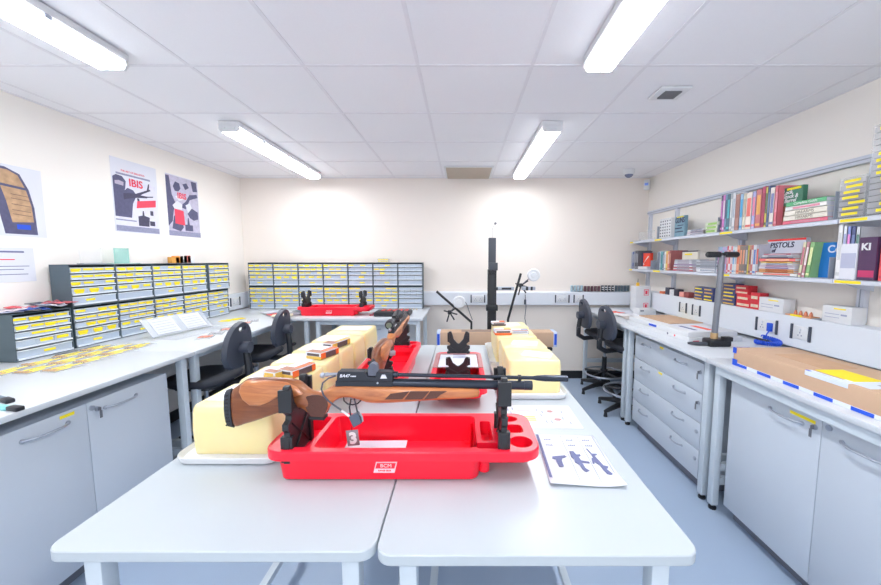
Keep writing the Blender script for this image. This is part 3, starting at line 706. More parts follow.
MB().cyl((-.412, 0, 1.212), (-.409, 0, 1.212), .014, n=18).build('eyepiece_lens', mat('scope_glass', (120, 135, 120), .1), s_)
MB().cyl((-.30, 0, 1.212), (-.30, 0, 1.233), .011, n=12).cyl((-.30, 0, 1.212), (-.30, -.03, 1.212), .011, n=12).build('turret', M_blk, s_)
for x in (-.34, -.26): MB().cyl((x - .007, 0, 1.212), (x + .007, 0, 1.212), .016, n=14).box(x - .007, x + .007, -.01, .01, 1.165, 1.195).build('scope_mount', M_blk, s_)
t = thing('cable_lock', 'silver key lock on a black loop on the scoped rifle', 'padlock', (-.365, 1.66, 1.07), .5)
MB().tube([(-.05, 0, .06), (-.02, -.02, .065), (.01, -.03, .055), (.02, -.035, .035)], .003, 6).build('cable', MC['cable_grey'], t)
MB().box(.008, .036, -.045, -.03, .012, .036, bev=.003).build('lock_body', M_chrome, t)

# ---- gelatin blocks
def gel(label, x0, x1, y0, y1, h, seed, bulge=0):
    r = random.Random(seed); b = MB()
    w_, d_ = x1 - x0, y1 - y0; rings = []
    for z, k in ((0, .965), (.012, .985), (h * .5, 1.0), (h * .85, .985), (h - .006, .965), (h, .93)):
        rings.append([(x * k + r.uniform(-.0015, .0015), y * k + r.uniform(-.0015, .0015), z) for x, y in rr(0, 0, w_, d_, .02, 4)])
    b.rings(rings)
    o = b.build('gelatin_block', M_gel, ang=1.2, loc=((x0 + x1) / 2, (y0 + y1) / 2, TZ + .0125)); return tag(o, label, 'gelatin block', 'yellowish ballistic gelatin blocks')
def traywhite(label, x0, x1, y0, y1):
    b = MB(); w_, d_ = x1 - x0, y1 - y0
    b.rings([[(x, y, z) for x, y in rr(0, 0, w_ + e, d_ + e, .045, 6)] for z, e in ((0, -.03), (.004, -.01), (.022, 0), (.025, -.003), (.022, -.008), (.012, -.024))])
    o = b.build('shallow_tray', M_whp, loc=((x0 + x1) / 2, (y0 + y1) / 2, TZ + .0005)); return tag(o, label, 'tray', 'white shallow trays under the gelatin')
tl = ['frontmost of the left row', 'second in the left row', 'third in the left row', 'fourth in the left row', 'fifth in the left row', 'rearmost of the left row']
ys = [1.078, 1.31, 1.53, 1.73, 1.95, 2.18, 2.5]
for i in range(3): traywhite('white shallow tray under the left gelatin blocks, %s' % ['nearest', 'middle one', 'farthest'][i], -.895, -.565, [1.035, 1.51, 1.93][i], [1.5, 1.92, 2.55][i])
for i in range(6):
    gel('pale yellow gelatin block, %s' % tl[i], -.86, -.60, ys[i], ys[i + 1] - .012, .158, i)
    if i < 5:
        o = MB().box(-.1, .05, -.075, .075, 0, .001).build('paper_sheet', M_pap, loc=(-.735, (ys[i] + ys[i + 1]) / 2, TZ + .1725), rot=(0, 0, .06 * (i % 3 - 1)))
        tag(o, 'white paper lying on the gelatin block that is %s' % tl[i], 'paper', 'papers on the gelatin blocks')
o = MB().box(-.1, .1, -.07, .07, 0, .001).build('paper_sheet', M_pap, loc=(-.72, 2.36, TZ + .1725)); tag(o, 'white paper lying on the gelatin block that is rearmost of the left row', 'paper', 'papers on the gelatin blocks')
tr = ['frontmost of the right row', 'second in the right row', 'third in the right row', 'rearmost of the right row']
yr = [1.6, 1.84, 2.08, 2.33, 2.56]
traywhite('white shallow tray under the right gelatin blocks, nearer', .165, .485, 1.55, 2.06); traywhite('white shallow tray under the right gelatin blocks, farther', .165, .485, 2.065, 2.58)
for i in range(4):
    gel('pale yellow gelatin block, %s' % tr[i], [.215, .215, .205, .21][i], [.462, .462, .455, .452][i], yr[i], yr[i + 1] - .012, [.155, .155, .16, .17][i], 20 + i)
for (i, x, y, rz) in ((0, .37, 1.71, -.4), (1, .35, 1.95, -.3), (3, .33, 2.45, .1)):
    o = MB().box(-.07, .07, -.05, .05, 0, .001).build('paper_sheet', M_pap, loc=(x, y, TZ + .0125 + [.155, .155, .16, .17][i] + .001), rot=(0, 0, rz)); tag(o, 'white paper lying on the gelatin block that is %s' % tr[i], 'paper', 'papers on the gelatin blocks')
# ammunition cartons on the blocks
M_or = mat('orange_print', (246, 110, 50), .5, var=.2, scale=60); M_gd = mat('gold_print', (226, 186, 88), .5, var=.15, scale=60); M_dk = mat('carton_dark', (92, 80, 84), .5, var=.3, scale=80)
def ammo(label, loc, rz, w_=.07, d_=.12, h_=.032, c=(M_gd, M_or, M_dk)):
    t = thing('ammunition_carton', label, 'ammunition box', loc, rz, 'ammunition cartons')
    MB().box(-w_ / 2, w_ / 2, -d_ / 2, d_ / 2, 0, h_ * .45, bev=.001).build('tray', c[0], t)
    MB().box(-w_ / 2 - .001, w_ / 2 + .001, -d_ / 2 - .001, d_ / 2 + .001, h_ * .45, h_, bev=.001).build('lid', M_pap, t)
    MB().box(w_ / 2 + .001, w_ / 2 + .002, -d_ / 2, d_ / 2, h_ * .1, h_ * .85).build('side_print', c[2], t)
    MB().box(-w_ / 2, w_ / 2, -d_ / 2, -d_ / 6, h_, h_ + .0006).build('top_print', mat('carton_brown', (176, 120, 92), .5, var=.4, scale=70), t); MB().box(w_ * .1, w_ / 2, -d_ / 6, d_ / 2, h_, h_ + .0006).build('top_flash', c[1], t)
    for p, q in ((-d_ / 2, -d_ / 4), (d_ / 3, d_ / 2)): MB().box(w_ / 2 + .001, w_ / 2 + .0026, p, q, h_ * .15, h_ * .9).build('side_flash', c[1], t)
    MB().box(-w_ / 2 + .008, w_ / 2 - .008, -d_ / 2 - .0022, -d_ / 2 - .001, h_ * .5, h_ * .85).build('end_label', c[2], t)
zt = TZ + .1725
ammo('gold and orange ammunition carton on the second gelatin block of the left row', (-.665, 1.40, zt), -.35)
ammo('small cream carton beside the gold and orange one on the left row', (-.725, 1.37, zt + .002), -.35, .06, .09, .028, (M_gd, M_gd, M_gd))
ammo('gold and dark ammunition carton on the third gelatin block of the left row', (-.665, 1.66, zt), -.35, .085, .12, .034, (M_gd, M_or, M_dk))
ammo('long yellow and dark carton on the fourth gelatin block of the left row', (-.665, 1.85, zt), -.3, .06, .15, .034, (M_gd, M_gd, M_dk))
ammo('orange-fronted ammunition carton on the third gelatin block of the right row', (.25, 2.17, TZ + .174), .05, .1, .08, .03, (M_or, M_gd, M_dk))
ammo('silver and white ammunition carton on the third gelatin block of the right row', (.36, 2.19, TZ + .174), -.05, .1, .07, .022, (M_whp, M_inkl, M_inkl))
ammo('dark ammunition carton on the rearmost gelatin block of the right row', (.25, 2.42, TZ + .184), .05, .09, .07, .022, (M_dk, M_or, M_dk))

# ---- printed sheets on the right table
t = thing('printed_sheet', 'printed sheet showing pistol and rifle silhouettes, nearest on the right table', 'printed sheet', (.275, 1.0, TZ + .001))
# sheet drawn in its own axes: x across (0.21), y long (0.297)
t.rotation_euler = (0, 0, 0)
b = MB()
nx, ny = 8, 10; vs = []
def SH(u, v):   # u 0..1 across, v 0..1 from the near edge to the far edge
    lift = .012 * max(0, (u - .6) / .4) ** 2 * max(0, 1 - v * 3) + .010 * max(0, 1 - v * 6) * (1 - u)
    x = -.105 + .21 * u; y = -.148 + .297 * v
    return x, y, lift
for i in range(nx + 1): vs.append([b.bm.verts.new(SH(i / nx, j / ny)) for j in range(ny + 1)])
for i in range(nx):
    for j in range(ny): b._f([vs[i][j], vs[i + 1][j], vs[i + 1][j + 1], vs[i][j + 1]], 0)
o = b.build('paper', M_pap, t); s = o.modifiers.new('s', 'SOLIDIFY'); s.thickness = .0006; s.offset = 1
def onsheet(P): return [(-.105 + .21 * u, -.148 + .297 * v) for u, v in P]
ZI = .0030
patch(t, 'header_bar', [onsheet([(.02, .06), (.06, .06), (.06, .98), (.02, .98)])], M_ink, ZI)
patch(t, 'pistol_silhouette', [onsheet([(.16, .5), (.36, .53), (.38, .5), (.30, .47), (.28, .42), (.28, .32), (.21, .31), (.20, .4), (.2, .45), (.15, .46)])], M_ink, ZI)
patch(t, 'carbine_silhouette', [onsheet([(.46, .62), (.52, .62), (.54, .55), (.60, .56), (.6, .53), (.56, .51), (.57, .44), (.68, .42), (.68, .39), (.57, .40), (.58, .3), (.62, .26), (.56, .23), (.53, .28), (.52, .36), (.47, .4), (.48, .46), (.45, .5)])], M_ink, ZI)
patch(t, 'rifle_silhouette', [onsheet([(.74, .68), (.76, .68), (.79, .58), (.86, .58), (.86, .56), (.81, .54), (.84, .44), (.86, .36), (.92, .34), (.9, .31), (.87, .3), (.92, .22), (.9, .19), (.84, .21), (.82, .28), (.81, .36), (.76, .42), (.74, .38), (.72, .39), (.74, .48), (.77, .5), (.77, .56)])], M_ink, ZI)
patch(t, 'ruled_columns', [onsheet([(u, .08), (u + .004, .08), (u + .004, .96), (u, .96)]) for u in (.42, .70, .95)], M_inkl, ZI)
patch(t, 'handwriting', [onsheet([(u + .03 * k, v), (u + .03 * k + .02, v + .02 + .01 * (k % 2)), (u + .03 * k + .022, v - .01)]) for u in (.12, .48, .75) for v in (.74, .86) for k in range(4)], M_inkl, ZI)
t.rotation_euler = (0, 0, R(-3)); t.location = (.36, 1.08, TZ + .001)
t = sheet('printed_sheet', 'landscape printed sheet with small bullet pictures beside the gelatin tray', 'printed sheet', (.31, 1.385, TZ + .0005), .297, .21, Matrix.Rotation(R(-1), 4, 'Z'), th=.0008)
for P in (rect(-.08, -.02, .045, .05), [(.055 + .014 * math.cos(a), .045 + .012 * math.sin(a)) for a in range(6)], [(.07 + .016 * math.cos(a), -.03 + .012 * math.sin(a)) for a in range(6)]): patch(t, 'brown_picture', [P], mat('print_brown', (200, 150, 150), .6), .0012)
patch(t, 'yellow_picture', [rect(-.06, -.015, -.01 - .017 * k, .002 - .017 * k) for k in range(3)], mat('print_yellow', (246, 222, 140), .6), .0012)
patch(t, 'printed_lines', [rect(x, x + .004, y, y + .02) for x, y in ((-.12, .05), (-.11, .02), (.0, .05), (.01, .0), (.02, -.06), (.04, -.06), (.1, .03), (.11, -.07), (-.1, .06), (.09, -.03), (.02, .03))], M_inkl, .0012)

# ================================================================ CHAIRS
def chair(label, loc, rz):
    t = thing('drafting_chair', label, 'chair', loc, rz, 'black drafting chairs')
    SZ = .66
    seat = MB().rings([[(x * k, y * k, z) for x, y in rr(0, .0, .44, .42, .15, 6)] for z, k in ((SZ - .005, .86), (SZ + .01, .97), (SZ + .03, 1), (SZ + .05, .95), (SZ + .055, .8), (SZ + .05, .4))]).build('seat', M_blk2, t, ang=1.2)
    MB().rings([[(x, y, z) for x, y in rr(0, 0, .3, .3, .08, 5)] for z in (SZ - .03, SZ - .005)]).build('seat_pan', M_blk, t)
    # backrest panel, with a grip slot, facing +y; stands at y=-.26
    outer = [(.165 * math.cos(a), .9 + .19 * math.sin(a)) for a in [math.pi * k / 12 for k in range(13)]] + [(-.165, .85), (-.14, .79), (-.09, .755), (0, .745), (.09, .755), (.14, .79), (.165, .85)]
    hole = rr(0, 1.035, .085, .03, .013, 3)
    b = MB(); bm = b.bm
    def cy(x, z): return -.245 + .55 * x * x - .08 * (z - .9)
    fr = {}
    for side, off in (('f', .0), ('b', -.03)):
        vo = [bm.verts.new((x * (1 if side == 'f' else .93), cy(x, z) + off, z if side == 'f' else .9 + (z - .9) * .95)) for x, z in outer]; vh = [bm.verts.new((x, cy(x, z) + off, z)) for x, z in hole]
        es = [bm.edges.new((v[i], v[(i + 1) % len(v)])) for v in (vo, vh) for i in range(len(v))]
        bmesh.ops.triangle_fill(bm, use_beauty=True, use_dissolve=False, edges=es); fr[side] = (vo, vh)
    for q in (0, 1):
        A, Bv = fr['f'][q], fr['b'][q]
        for i in range(len(A)): b._f([A[i], A[(i + 1) % len(A)], Bv[(i + 1) % len(A)], Bv[i]], 0)
    back = b.build('backrest', M_gry, t, ang=.7)
    MB().tube([(0, -.10, SZ - .02), (0, -.25, SZ - .03), (0, -.315, SZ + .01), (0, -.315, .76), (0, -.30, .9)], [.022, .026, .028, .026, .024], 8).build('back_post', M_blk, t)
    MB().cyl((0, -.335, .9), (0, -.26, .9), .042, n=16).build('pivot_cover', M_gry, back)
    MB().cyl((.02, -.325, .75), (.06, -.335, .75), .016, n=10).build('knob', M_blk, t)
    MB().tube([(.05, .0, SZ - .03), (.2, -.03, SZ - .05), (.25, -.03, SZ - .05)], .007, 6).build('lever', M_blk, t)
    MB().cyl((0, 0, .4), (0, 0, SZ - .02), .014, n=12).build('gas_piston', M_chrome, t)
    MB().cyl((0, 0, .08), (0, 0, .41), .027, n=14).build('column', M_blk, t)
    ring = MB().tube([(.225 * math.cos(2 * math.pi * k / 32), .225 * math.sin(2 * math.pi * k / 32), .22) for k in range(32)], .010, 8, closed=True).build('foot_ring', M_chrome, t)
    sp = MB().cyl((0, 0, .19), (0, 0, .26), .042, n=14)
    for k in range(5):
        a = 2 * math.pi * k / 5 + .3; sp.tube([(.03 * math.cos(a), .03 * math.sin(a), .225), (.22 * math.cos(a), .22 * math.sin(a), .22)], [.016, .012], 6)
    sp.build('ring_spokes', M_blk, ring)
    for k in range(5):
        a = 2 * math.pi * k / 5; c, s = math.cos(a), math.sin(a)
        l = MB().tube([(.02 * c, .02 * s, .085), (.12 * c, .12 * s, .085), (.27 * c, .27 * s, .055), (.295 * c, .295 * s, .05)], [.03, .028, .019, .015], 8).build('base_leg', M_blk, t)
        MB().cyl((.285 * c, .285 * s, .0), (.285 * c, .285 * s, .055), .02, .012, 10).build('glide', M_blk, l)
    return t
CH0 = chair('black drafting chair at the left bench, nearer the camera', (-1.87, 2.52, 0), R(92))
dup(CH0, (-1.90, 3.2, 0), R(92), 'black drafting chair at the left bench, farther from the camera')
dup(CH0, (1.67, 3.48, 0), R(-84), 'black drafting chair at the right bench, nearer the camera')
dup(CH0, (1.66, 4.05, 0), R(-88), 'black drafting chair at the right bench, farther near the back wall')

# ================================================================ BACK: trolley, box, post, lamps
t = thing('equipment_trolley', 'black trolley carrying the long box, black post and lamps', 'trolley', (.37, 3.66, 0))
MB().box(-.52, .52, -.24, .22, .64, .672, bev=.006).build('top_shelf', M_blk, t)
MB().box(-.48, .48, -.2, .2, .18, .2).build('lower_shelf', M_blk, t)
for sx in (-1, 1):
    for sy in (-1, 1):
        l = MB().box(sx * .47 - .015, sx * .47 + .015, sy * .18 - .015, sy * .18 + .015, .06, .64).build('leg', M_blk, t)
        MB().cyl((sx * .47 - .012, sy * .18, .03), (sx * .47 + .012, sy * .18, .03), .03, n=14).build('castor', M_blk, l)
t = thing('cardboard_box', 'long narrow brown cardboard box with blue-taped ends by the back wall', 'box', (.345, 3.53, .673))
MB().box(-.56, .56, -.08, .08, 0, .145, bev=.002).build('carton', M_card, t)
for s in (-1, 1): MB().box(min(s * .56, s * .595), max(s * .56, s * .595), -.081, .081, -.0, .146, bev=.001).build('end_wrap', mat('blue_white_tape', (196, 208, 240), .4, var=.2, scale=30), t)
for s in (-1, 1): MB().box(s * .578 - .012, s * .578 + .012, -.0835, -.081, .02, .13).build('tape_print', M_blu, t)
MB().box(-.35, .2, -.06, .06, .145, .1465).build('top_sticker', mat('sticker_brown', (150, 125, 110), .5, var=.3, scale=30), t)
t = thing('sensor_post', 'tall black square post with a thin wire aerial on top', 'post', (.312, 3.7, .673))
MB().box(-.045, .045, -.03, .03, 0, .76, bev=.003).box(-.038, -.03, -.036, -.03, .02, .75).box(.03, .038, -.036, -.03, .02, .75).build('channel', M_blk, t)
MB().box(-.038, .038, -.025, .025, .76, 1.085, bev=.003).build('upper_channel', mat('dark_grey_metal', (70, 74, 84), .45), t)
MB().box(-.035, .055, -.055, .0, .75, .83, bev=.004).build('carriage', MC['dark_grey_metal'], t)
MB().cyl((.0, -.07, .735), (.0, -.03, .735), .02, n=12).build('knob', M_blk, t)
MB().box(-.06, .06, -.045, .03, .33, .39, bev=.004).build('clamp_block', M_blk, t)
MB().tube([(.0, 0, 1.085), (.0, 0, 1.17), (.015, 0, 1.21), (.025, 0, 1.225)], .0022, 5).ball((.032, 0, 1.232), .014).build('aerial', M_dsteel, t)
def maglamp(label, p0, p1, disc, clamp, arm=None):
    t = thing('clamp_lamp', label, 'lamp', (p1[0], 3.74, .673))
    o = Vector(t.location)
    def q(x, z, d=0): return (x - o.x, d, z - o.z)
    MB().lathe([(.05, 0), (.05, .012), (.02, .02)], q(p1[0], .673), 16).build('base', M_blk, t)
    MB().tube([q(p0[0], p0[1]), q(p1[0], p1[1]), q(p1[0] + .0, .685)], .013, 8).build('rod', M_blk, t)
    h = MB()
    for i, (r, m_) in enumerate(((.068, 0),)):
        a0 = q(disc[0], disc[1], -.05)
        h.rings([[(a0[0] + rr_ * math.cos(2 * math.pi * k / 24), a0[1] + dd, a0[2] + rr_ * math.sin(2 * math.pi * k / 24)) for k in range(24)] for rr_, dd in ((.066, .02), (.066, -.005), (.058, -.012), (.03, -.008), (.028, -.016), (.01, -.016))])
    h.build('lamp_head', M_whp, t)
    c = q(clamp[0], clamp[1], -.02)
    k = MB().box(c[0] - .02, c[0] + .02, -.04, .02, c[2] - .02, c[2] + .02, bev=.004)
    for dx, dz in ((.07, .05), (.08, -.02), (-.03, -.1), (.05, -.08), (-.06, .02)): k.tube([c, (c[0] + dx, c[1] - .02, c[2] + dz)], .008, 6)
    k.build('clamp', M_blk, t)
    MB().tube([c, (a0[0], -.03, a0[2])], .006, 6).build('head_arm', M_dsteel, t)
    return t
maglamp('white disc clamp lamp on a black rod leaning left of the post', (-.27, 1.2), (.1, .87), (-.03, 1.09), (-.13, .98))
maglamp('white disc clamp lamp on an upright rod right of the post', (.62, 1.39), (.49, .9), (.745, 1.375), (.62, 1.265))
t = thing('laser_unit', 'silver bar instrument held horizontally beside the black post', 'instrument', (.56, 3.68, 1.235))
MB().box(-.2, -.02, -.018, .018, -.018, .018, bev=.003).box(.06, .2, -.018, .018, -.016, .02, bev=.003).build('bar', M_chrome, t)
MB().box(-.15, -.05, -.022, -.018, -.01, .01).box(.1, .125, -.022, -.018, -.018, .02).box(.15, .17, -.022, -.018, -.018, .02).build('dark_inset', M_blk, t)
MB().cyl((-.19, -.005, 0), (-.208, -.005, 0), .02, n=12).build('end_knob', M_blk, t)
o = MB().tube([(.83 - .04, 4.42, 1.1), (.80, 4.4, .95), (.79, 4.42, .8), (.81, 4.4, .7)], .004, 6).box(.775, .80, 4.39, 4.415, .98, 1.04, bev=.003).build('power_cable', MC['cable_grey']); tag(o, 'thin grey power cable with inline switch hanging below the trunking', 'cable')
o = MB().tube([(.02, 4.42, 1.04), (.06, 4.39, .98), (.1, 4.4, .86), (.13, 4.42, .78)], .004, 6).build('power_cable', MC['cable_grey']); tag(o, 'grey cable drooping from the socket left of the post', 'cable')
# black jars in a row on the back trunking
jc = [((165, 188, 200), 4, 1.385), ((96, 66, 76), 5, 1.555), ((44, 50, 62), 4, 1.772), ((84, 100, 112), 5, 1.945)]
nmj = ['pale blue-grey', 'maroon', 'black-and-white', 'dark grey-green']
for gi, (c, n, x0) in enumerate(jc):
    for k in range(n):
        x = x0 + k * [.0415, .043, .043, .038][gi]
        t = thing('pellet_tin', 'small %s tin on the back trunking, number %s of its colour from the left' % (nmj[gi], ['one', 'two', 'three', 'four', 'five'][k]), 'tin', (x, 4.468, 1.136), group='%s tins on the back trunking' % nmj[gi])
        hh = .07 if gi != 1 else .062
        MB().cyl((0, 0, 0), (0, 0, hh), .0165, n=12).build('can', flat(c, .4), t)
        MB().cyl((0, 0, hh), (0, 0, hh + .005), .017, n=12).build('lid', mat('tin_lid_%d' % gi, tuple(min(255, v + 25) for v in c), .3), t)
        if gi == 2: MB().box(-.014, .014, -.0175, -.0165, .02, .03).box(-.014, .014, -.0175, -.0165, .045, .058).build('white_band', M_whp, t)

# ================================================================ ITEMS ON THE LEFT AND BACK BENCHES
M_zip = mat('clear_bag', (238, 240, 240), .15, alpha=.45)
for k in range(12):
    f, q = k // 4, k % 4
    t = thing('specimen_bag', 'zip bag of cartridges with yellow strip, %s along the %s file on the left bench' % (['first', 'second', 'third', 'last'][q], ['wall-side', 'middle', 'edge-side'][f]), 'bag', (-2.42 + .115 * f - .012 * q, 1.86 + .165 * q + .03 * f, BZ + .0005), -.05 + rng.uniform(-.15, .15), 'zip bags spread on the left bench')
    MB().box(-.045, .045, -.085, .085, 0, .005, bev=.002).build('bag', M_zip, t)
    for x0, y0, y1 in ((-.032, -.07, .05), (.0, -.05, .075), (.028, -.075, .0)): MB().box(x0 - .007, x0 + .007, y0, y1, .005, .0062).build('yellow_strip', M_yel, t)
    c = MB()
    for j in range(5): c.cyl((-.035 + .016 * j, -.08, .007), (-.034 + .016 * j, -.055, .007), .004, n=6)
    c.build('cartridges', mat('cartridge_brown', (196, 160, 120), .4, .2), t)
o = MB().box(-.004, .004, -.13, .13, 0, .006, bev=.001).build('steel_ruler', M_dsteel, loc=(-2.53, 2.3, BZ), rot=(0, 0, -.05)); tag(o, 'thin dark ruler lying before the lower drawer cabinets', 'ruler')
for nm, c, (x, y), rz, lb in (('scissors', (110, 130, 150), (-2.03, 1.49), 1.2, 'grey-handled scissors at the left edge of the picture'), ('scalpel_handle', (130, 205, 205), (-1.90, 1.39), 1.35, 'teal-bladed tool at the left edge of the bench')):
    t = thing(nm, lb, 'tool', (x, y, BZ), rz)
    MB().prism([(-.015, -.1), (.015, -.1), (.012, .03), (.0, .1), (-.01, .03)], 'z', 0, .012).build('blade', flat(c, .3), t, bevel=.003)
    MB().box(-.014, .014, -.16, -.1, 0, .018, bev=.005).build('grip', M_blk, t)
# open album
t = thing('display_album', 'open clear album of white cards propped before the left cabinets', 'album', (-2.2, 2.85, BZ), R(82))
tilt = Matrix.Rotation(R(38), 4, 'X')
a = MB().box(-.27, .27, -.09, .10, 0, .012, bev=.002).build('base_pages', M_clear, t, loc=(.03, -.02, 0))
a = MB().box(-.25, .28, 0, .17, 0, .005).build('raised_cover', mat('frosted_sheet', (205, 212, 222), .3, alpha=.5), t, loc=(-.0, .08, .012), rot=(R(50), 0, 0))
for x in (-.1, .15):
    MB().box(x - .1, x + .09, .015, .155, -.0015, 0).build('card', mat('card_white', (214, 218, 230), .7), a, loc=(0, 0, .0068))
    q = MB()
    for j in range(5): q.box(x - .08, x + .07, .03 + .024 * j, .033 + .024 * j, 0, .0004)
    q.build('card_lines', M_inkl, a, loc=(0, 0, .0068))
M_sal = mat('salmon_parts', (240, 150, 130), .5, var=.3, scale=60)
for k in range(6):
    t = thing('parts_bag', 'clear packet of orange and grey small parts, %s from the camera along the left bench' % ['first', 'second', 'third', 'fourth', 'fifth', 'sixth'][k], 'bag', (-1.97 - .015 * k, 2.68 + .15 * k, BZ + .0005), .3 + .1 * (k % 3), 'parts packets along the left bench')
    MB().box(-.05, .05, -.06, .06, 0, .008, bev=.003).build('bag', M_zip, t)
    c = MB()
    for q in range(6): c.box(-.035 + .013 * q, -.026 + .013 * q, -.04 + .01 * (q % 3), .02 + .01 * (q % 3), .008, .013)
    c.build('parts', M_sal if k % 2 == 0 else mat('greyish_parts', (190, 190, 200), .5, var=.2), t)
t = thing('yellow_label_pile', 'heap of yellow sticky labels on the bench before the corner cabinets', 'labels', (-2.28, 3.45, BZ), .2)
for k in range(3): MB().box(-.05, .05, -.04, .04, .002 * k, .002 * k + .0018).build('label_sheet', M_yel, t, loc=(.04 * k - .04, .05 * k, 0), rot=(0, 0, .4 * k))
fl = [((-1.95, 4.0), (236, 236, 240), 'white'), ((-1.86, 3.88), (150, 150, 165), 'grey'), ((-1.98, 3.78), (232, 90, 90), 'red'), ((-1.82, 4.05), (120, 126, 145), 'dark'), ((-1.88, 3.68), (224, 216, 190), 'cream'), ((-2.1, 3.9), (206, 212, 226), 'pale blue')]
for k, ((x, y), c, nm) in enumerate(fl):
    o = MB().box(-.075, .075, -.1, .1, 0, .004, bev=.001).build('leaflet', flat(c), loc=(x, y, BZ + .0045 * k + .0005), rot=(0, 0, .5 * k)); tag(o, '%s leaflet in the spread at the corner of left and back benches' % nm, 'leaflet', 'leaflets in the bench corner')
t = thing('black_case', 'black plastic case with red latches at the right end of the back bench', 'case', (-.74, 3.80, BZ))
MB().box(-.19, .19, -.11, .11, 0, .05, bev=.012).build('shell', M_blk, t)
for k in range(5): MB().box(-.13 + .062 * k, -.095 + .062 * k, -.02, .1, .05, .054).build('red_latch', mat('latch_red', (236, 88, 80), .5), t)
for k, (x, y) in enumerate(((-.965, 3.78), (-.98, 3.93))):
    o = MB().box(-.03, .03, -.012, .012, 0, .012, bev=.003).build('red_snap_cap', mat('snap_red', (200, 60, 80), .5), loc=(x, y, BZ), rot=(0, 0, .5 + k)); tag(o, 'small red snap cap beside the black case, %s' % ['nearer the bench edge', 'nearer the wall'][k], 'snap cap')
for k in range(7):
    o = MB().cyl((0, 0, 0), (0, 0, .018), .007, n=8).build('brass_case', mat('brass', (226, 205, 160), .3, .6), loc=(-.75 + .035 * k, 4.2, BZ)); tag(o, 'small upright pale cartridge case, %s from left in the row before the back cabinets' % ['first', 'second', 'third', 'fourth', 'fifth', 'sixth', 'seventh'][k], 'cartridge case', 'cartridge cases in a row')

# ================================================================ RIGHT WALL SHELVES
XS = 2.07
t = thing('shelf_rail', 'long horizontal steel hanging rail above the books', 'rail', (2.3, 2.75, 2.1))
MB().box(-.012, .02, -1.85, 1.7, -.02, .022, bev=.002).build('rail', M_shelf, t); MB().box(-.016, -.012, -1.85, 1.7, -.003, .003).build('groove', M_bend, t)
def upright(y, zb, lab):
    t = thing('shelf_upright', lab, 'shelf upright', (2.3, y, 0), group='shelf uprights')
    MB().box(-.012, .02, -.02, .02, zb, 2.08, bev=.002).build('post', M_shelf, t)
    s = MB()
    s.box(-.0135, -.012, -.003, .003, zb + .02, 2.05)
    s.build('slots', M_bend, t)
upright(4.4, 1.2, 'slotted upright nearest the back corner'); upright(3.86, 1.17, 'slotted upright behind the GUNS book end'); upright(2.95, 1.17, 'slotted upright behind the long row of books'); upright(2.03, 1.17, 'slotted upright below the clear drawer towers'); upright(1.1, 1.17, 'slotted upright nearest the camera')
seg = [(4.44, 3.87), (3.86, 2.895), (2.89, 1.985), (1.98, 1.02)]
nn = ['in the back corner', 'beside the corner section', 'holding the long row of books', 'nearest the camera']
for lv, z in (('lower', 1.425), ('upper', 1.755)):
    for i, (a, b_) in enumerate(seg):
        t = thing('shelf', '%s steel shelf, section %s' % (lv, nn[i]), 'shelf', (XS, (a + b_) / 2, z), group='%s shelf boards' % lv); h = (a - b_) / 2
        MB().box(0, .225, -h, h, -.003, 0).box(0, .006, -h, h, -.026, 0, bev=.001).build('board', M_shelf, t)
        for s in (-1, 1): MB().prism([(.02, -.003), (.22, -.003), (.22, -.07), (.14, -.05)], 'y', s * (h - .012) - .002, s * (h - .012) + .002).build('bracket', M_shelf, t)
        MB().box(-.0012, 0, h - .09 - .02, h - .01 - .01 if i else h - .03, -.021, -.006).build('yellow_label', M_yel, t) if i in (0,) else MB().box(-.0012, 0, h - .14, h - .01, -.021, -.006).build('yellow_label', M_yel, t)
ZL, ZU = 1.4255, 1.7555
BK = 0
def pale(c): return tuple(int(v + (255 - v) * .22) for v in c)
def book(label, y, th, h, c, lv, band=None, lean=0, d=.165, x=XS + .02, grp='upright books', title=None, tc=None, cover=None):
    """upright book, spine toward the room (-x). y = centre"""
    z = ZL if lv == 0 else ZU; c = pale(c); band = pale(band) if band else band
    t = thing('book', label, 'book', (x, y, z), group=grp)
    t.rotation_euler = (R(lean), 0, 0)
    m = mat('book_%d_%d_%d' % c, c, .5, var=.08, scale=50)
    MB().box(0, .002, -th / 2, th / 2, 0, h).box(0, d, -th / 2, -th / 2 + .002, 0, h).box(0, d, th / 2 - .002, th / 2, 0, h).build('cover', m, t)
    MB().box(.002, d - .004, -th / 2 + .002, th / 2 - .002, .003, h - .003).build('pages', M_pap, t)
    if band:
        MB().box(-.0006, 0, -th * .3, th * .3, h * .35, h * .85).box(-.0006, 0, -th * .4, th * .4, h * .06, h * .12).build('spine_print', mat('print_%d_%d_%d' % band, band, .5, var=.2, scale=150), t)
    return t
def flatbook(label, y, w_, th, z, c, d=.16, x=XS + .015, band=None, grp='flat stacked books', title=None, tcol=None, rz=0, name='book'):
    t = thing(name, label, 'book', (x, y, z), rz, grp); c = pale(c)
    m = mat('book_%d_%d_%d' % c, c, .5, var=.06, scale=50)
    MB().box(0, .002, -w_ / 2, w_ / 2, 0, th).box(0, d, -w_ / 2, w_ / 2, 0, .0018).box(0, d, -w_ / 2, w_ / 2, th - .0018, th).build('cover', m, t)
    MB().box(.002, d - .003, -w_ / 2 + .003, w_ / 2 - .003, .0018, th - .0018).build('pages', M_pap, t)
    if title: text('spine_title', title, th * .85, mat('print_%d_%d_%d' % tcol, tcol, .5), t, (-.0006, 0, th / 2), (R(90), 0, R(-90)), sx=1.0)
    elif band: MB().box(-.0006, 0, -w_ * .35, w_ * .3, th * .25, th * .75).build('spine_print', mat('print_%d_%d_%d' % band, band, .5, var=.2, scale=150), t)
    return t
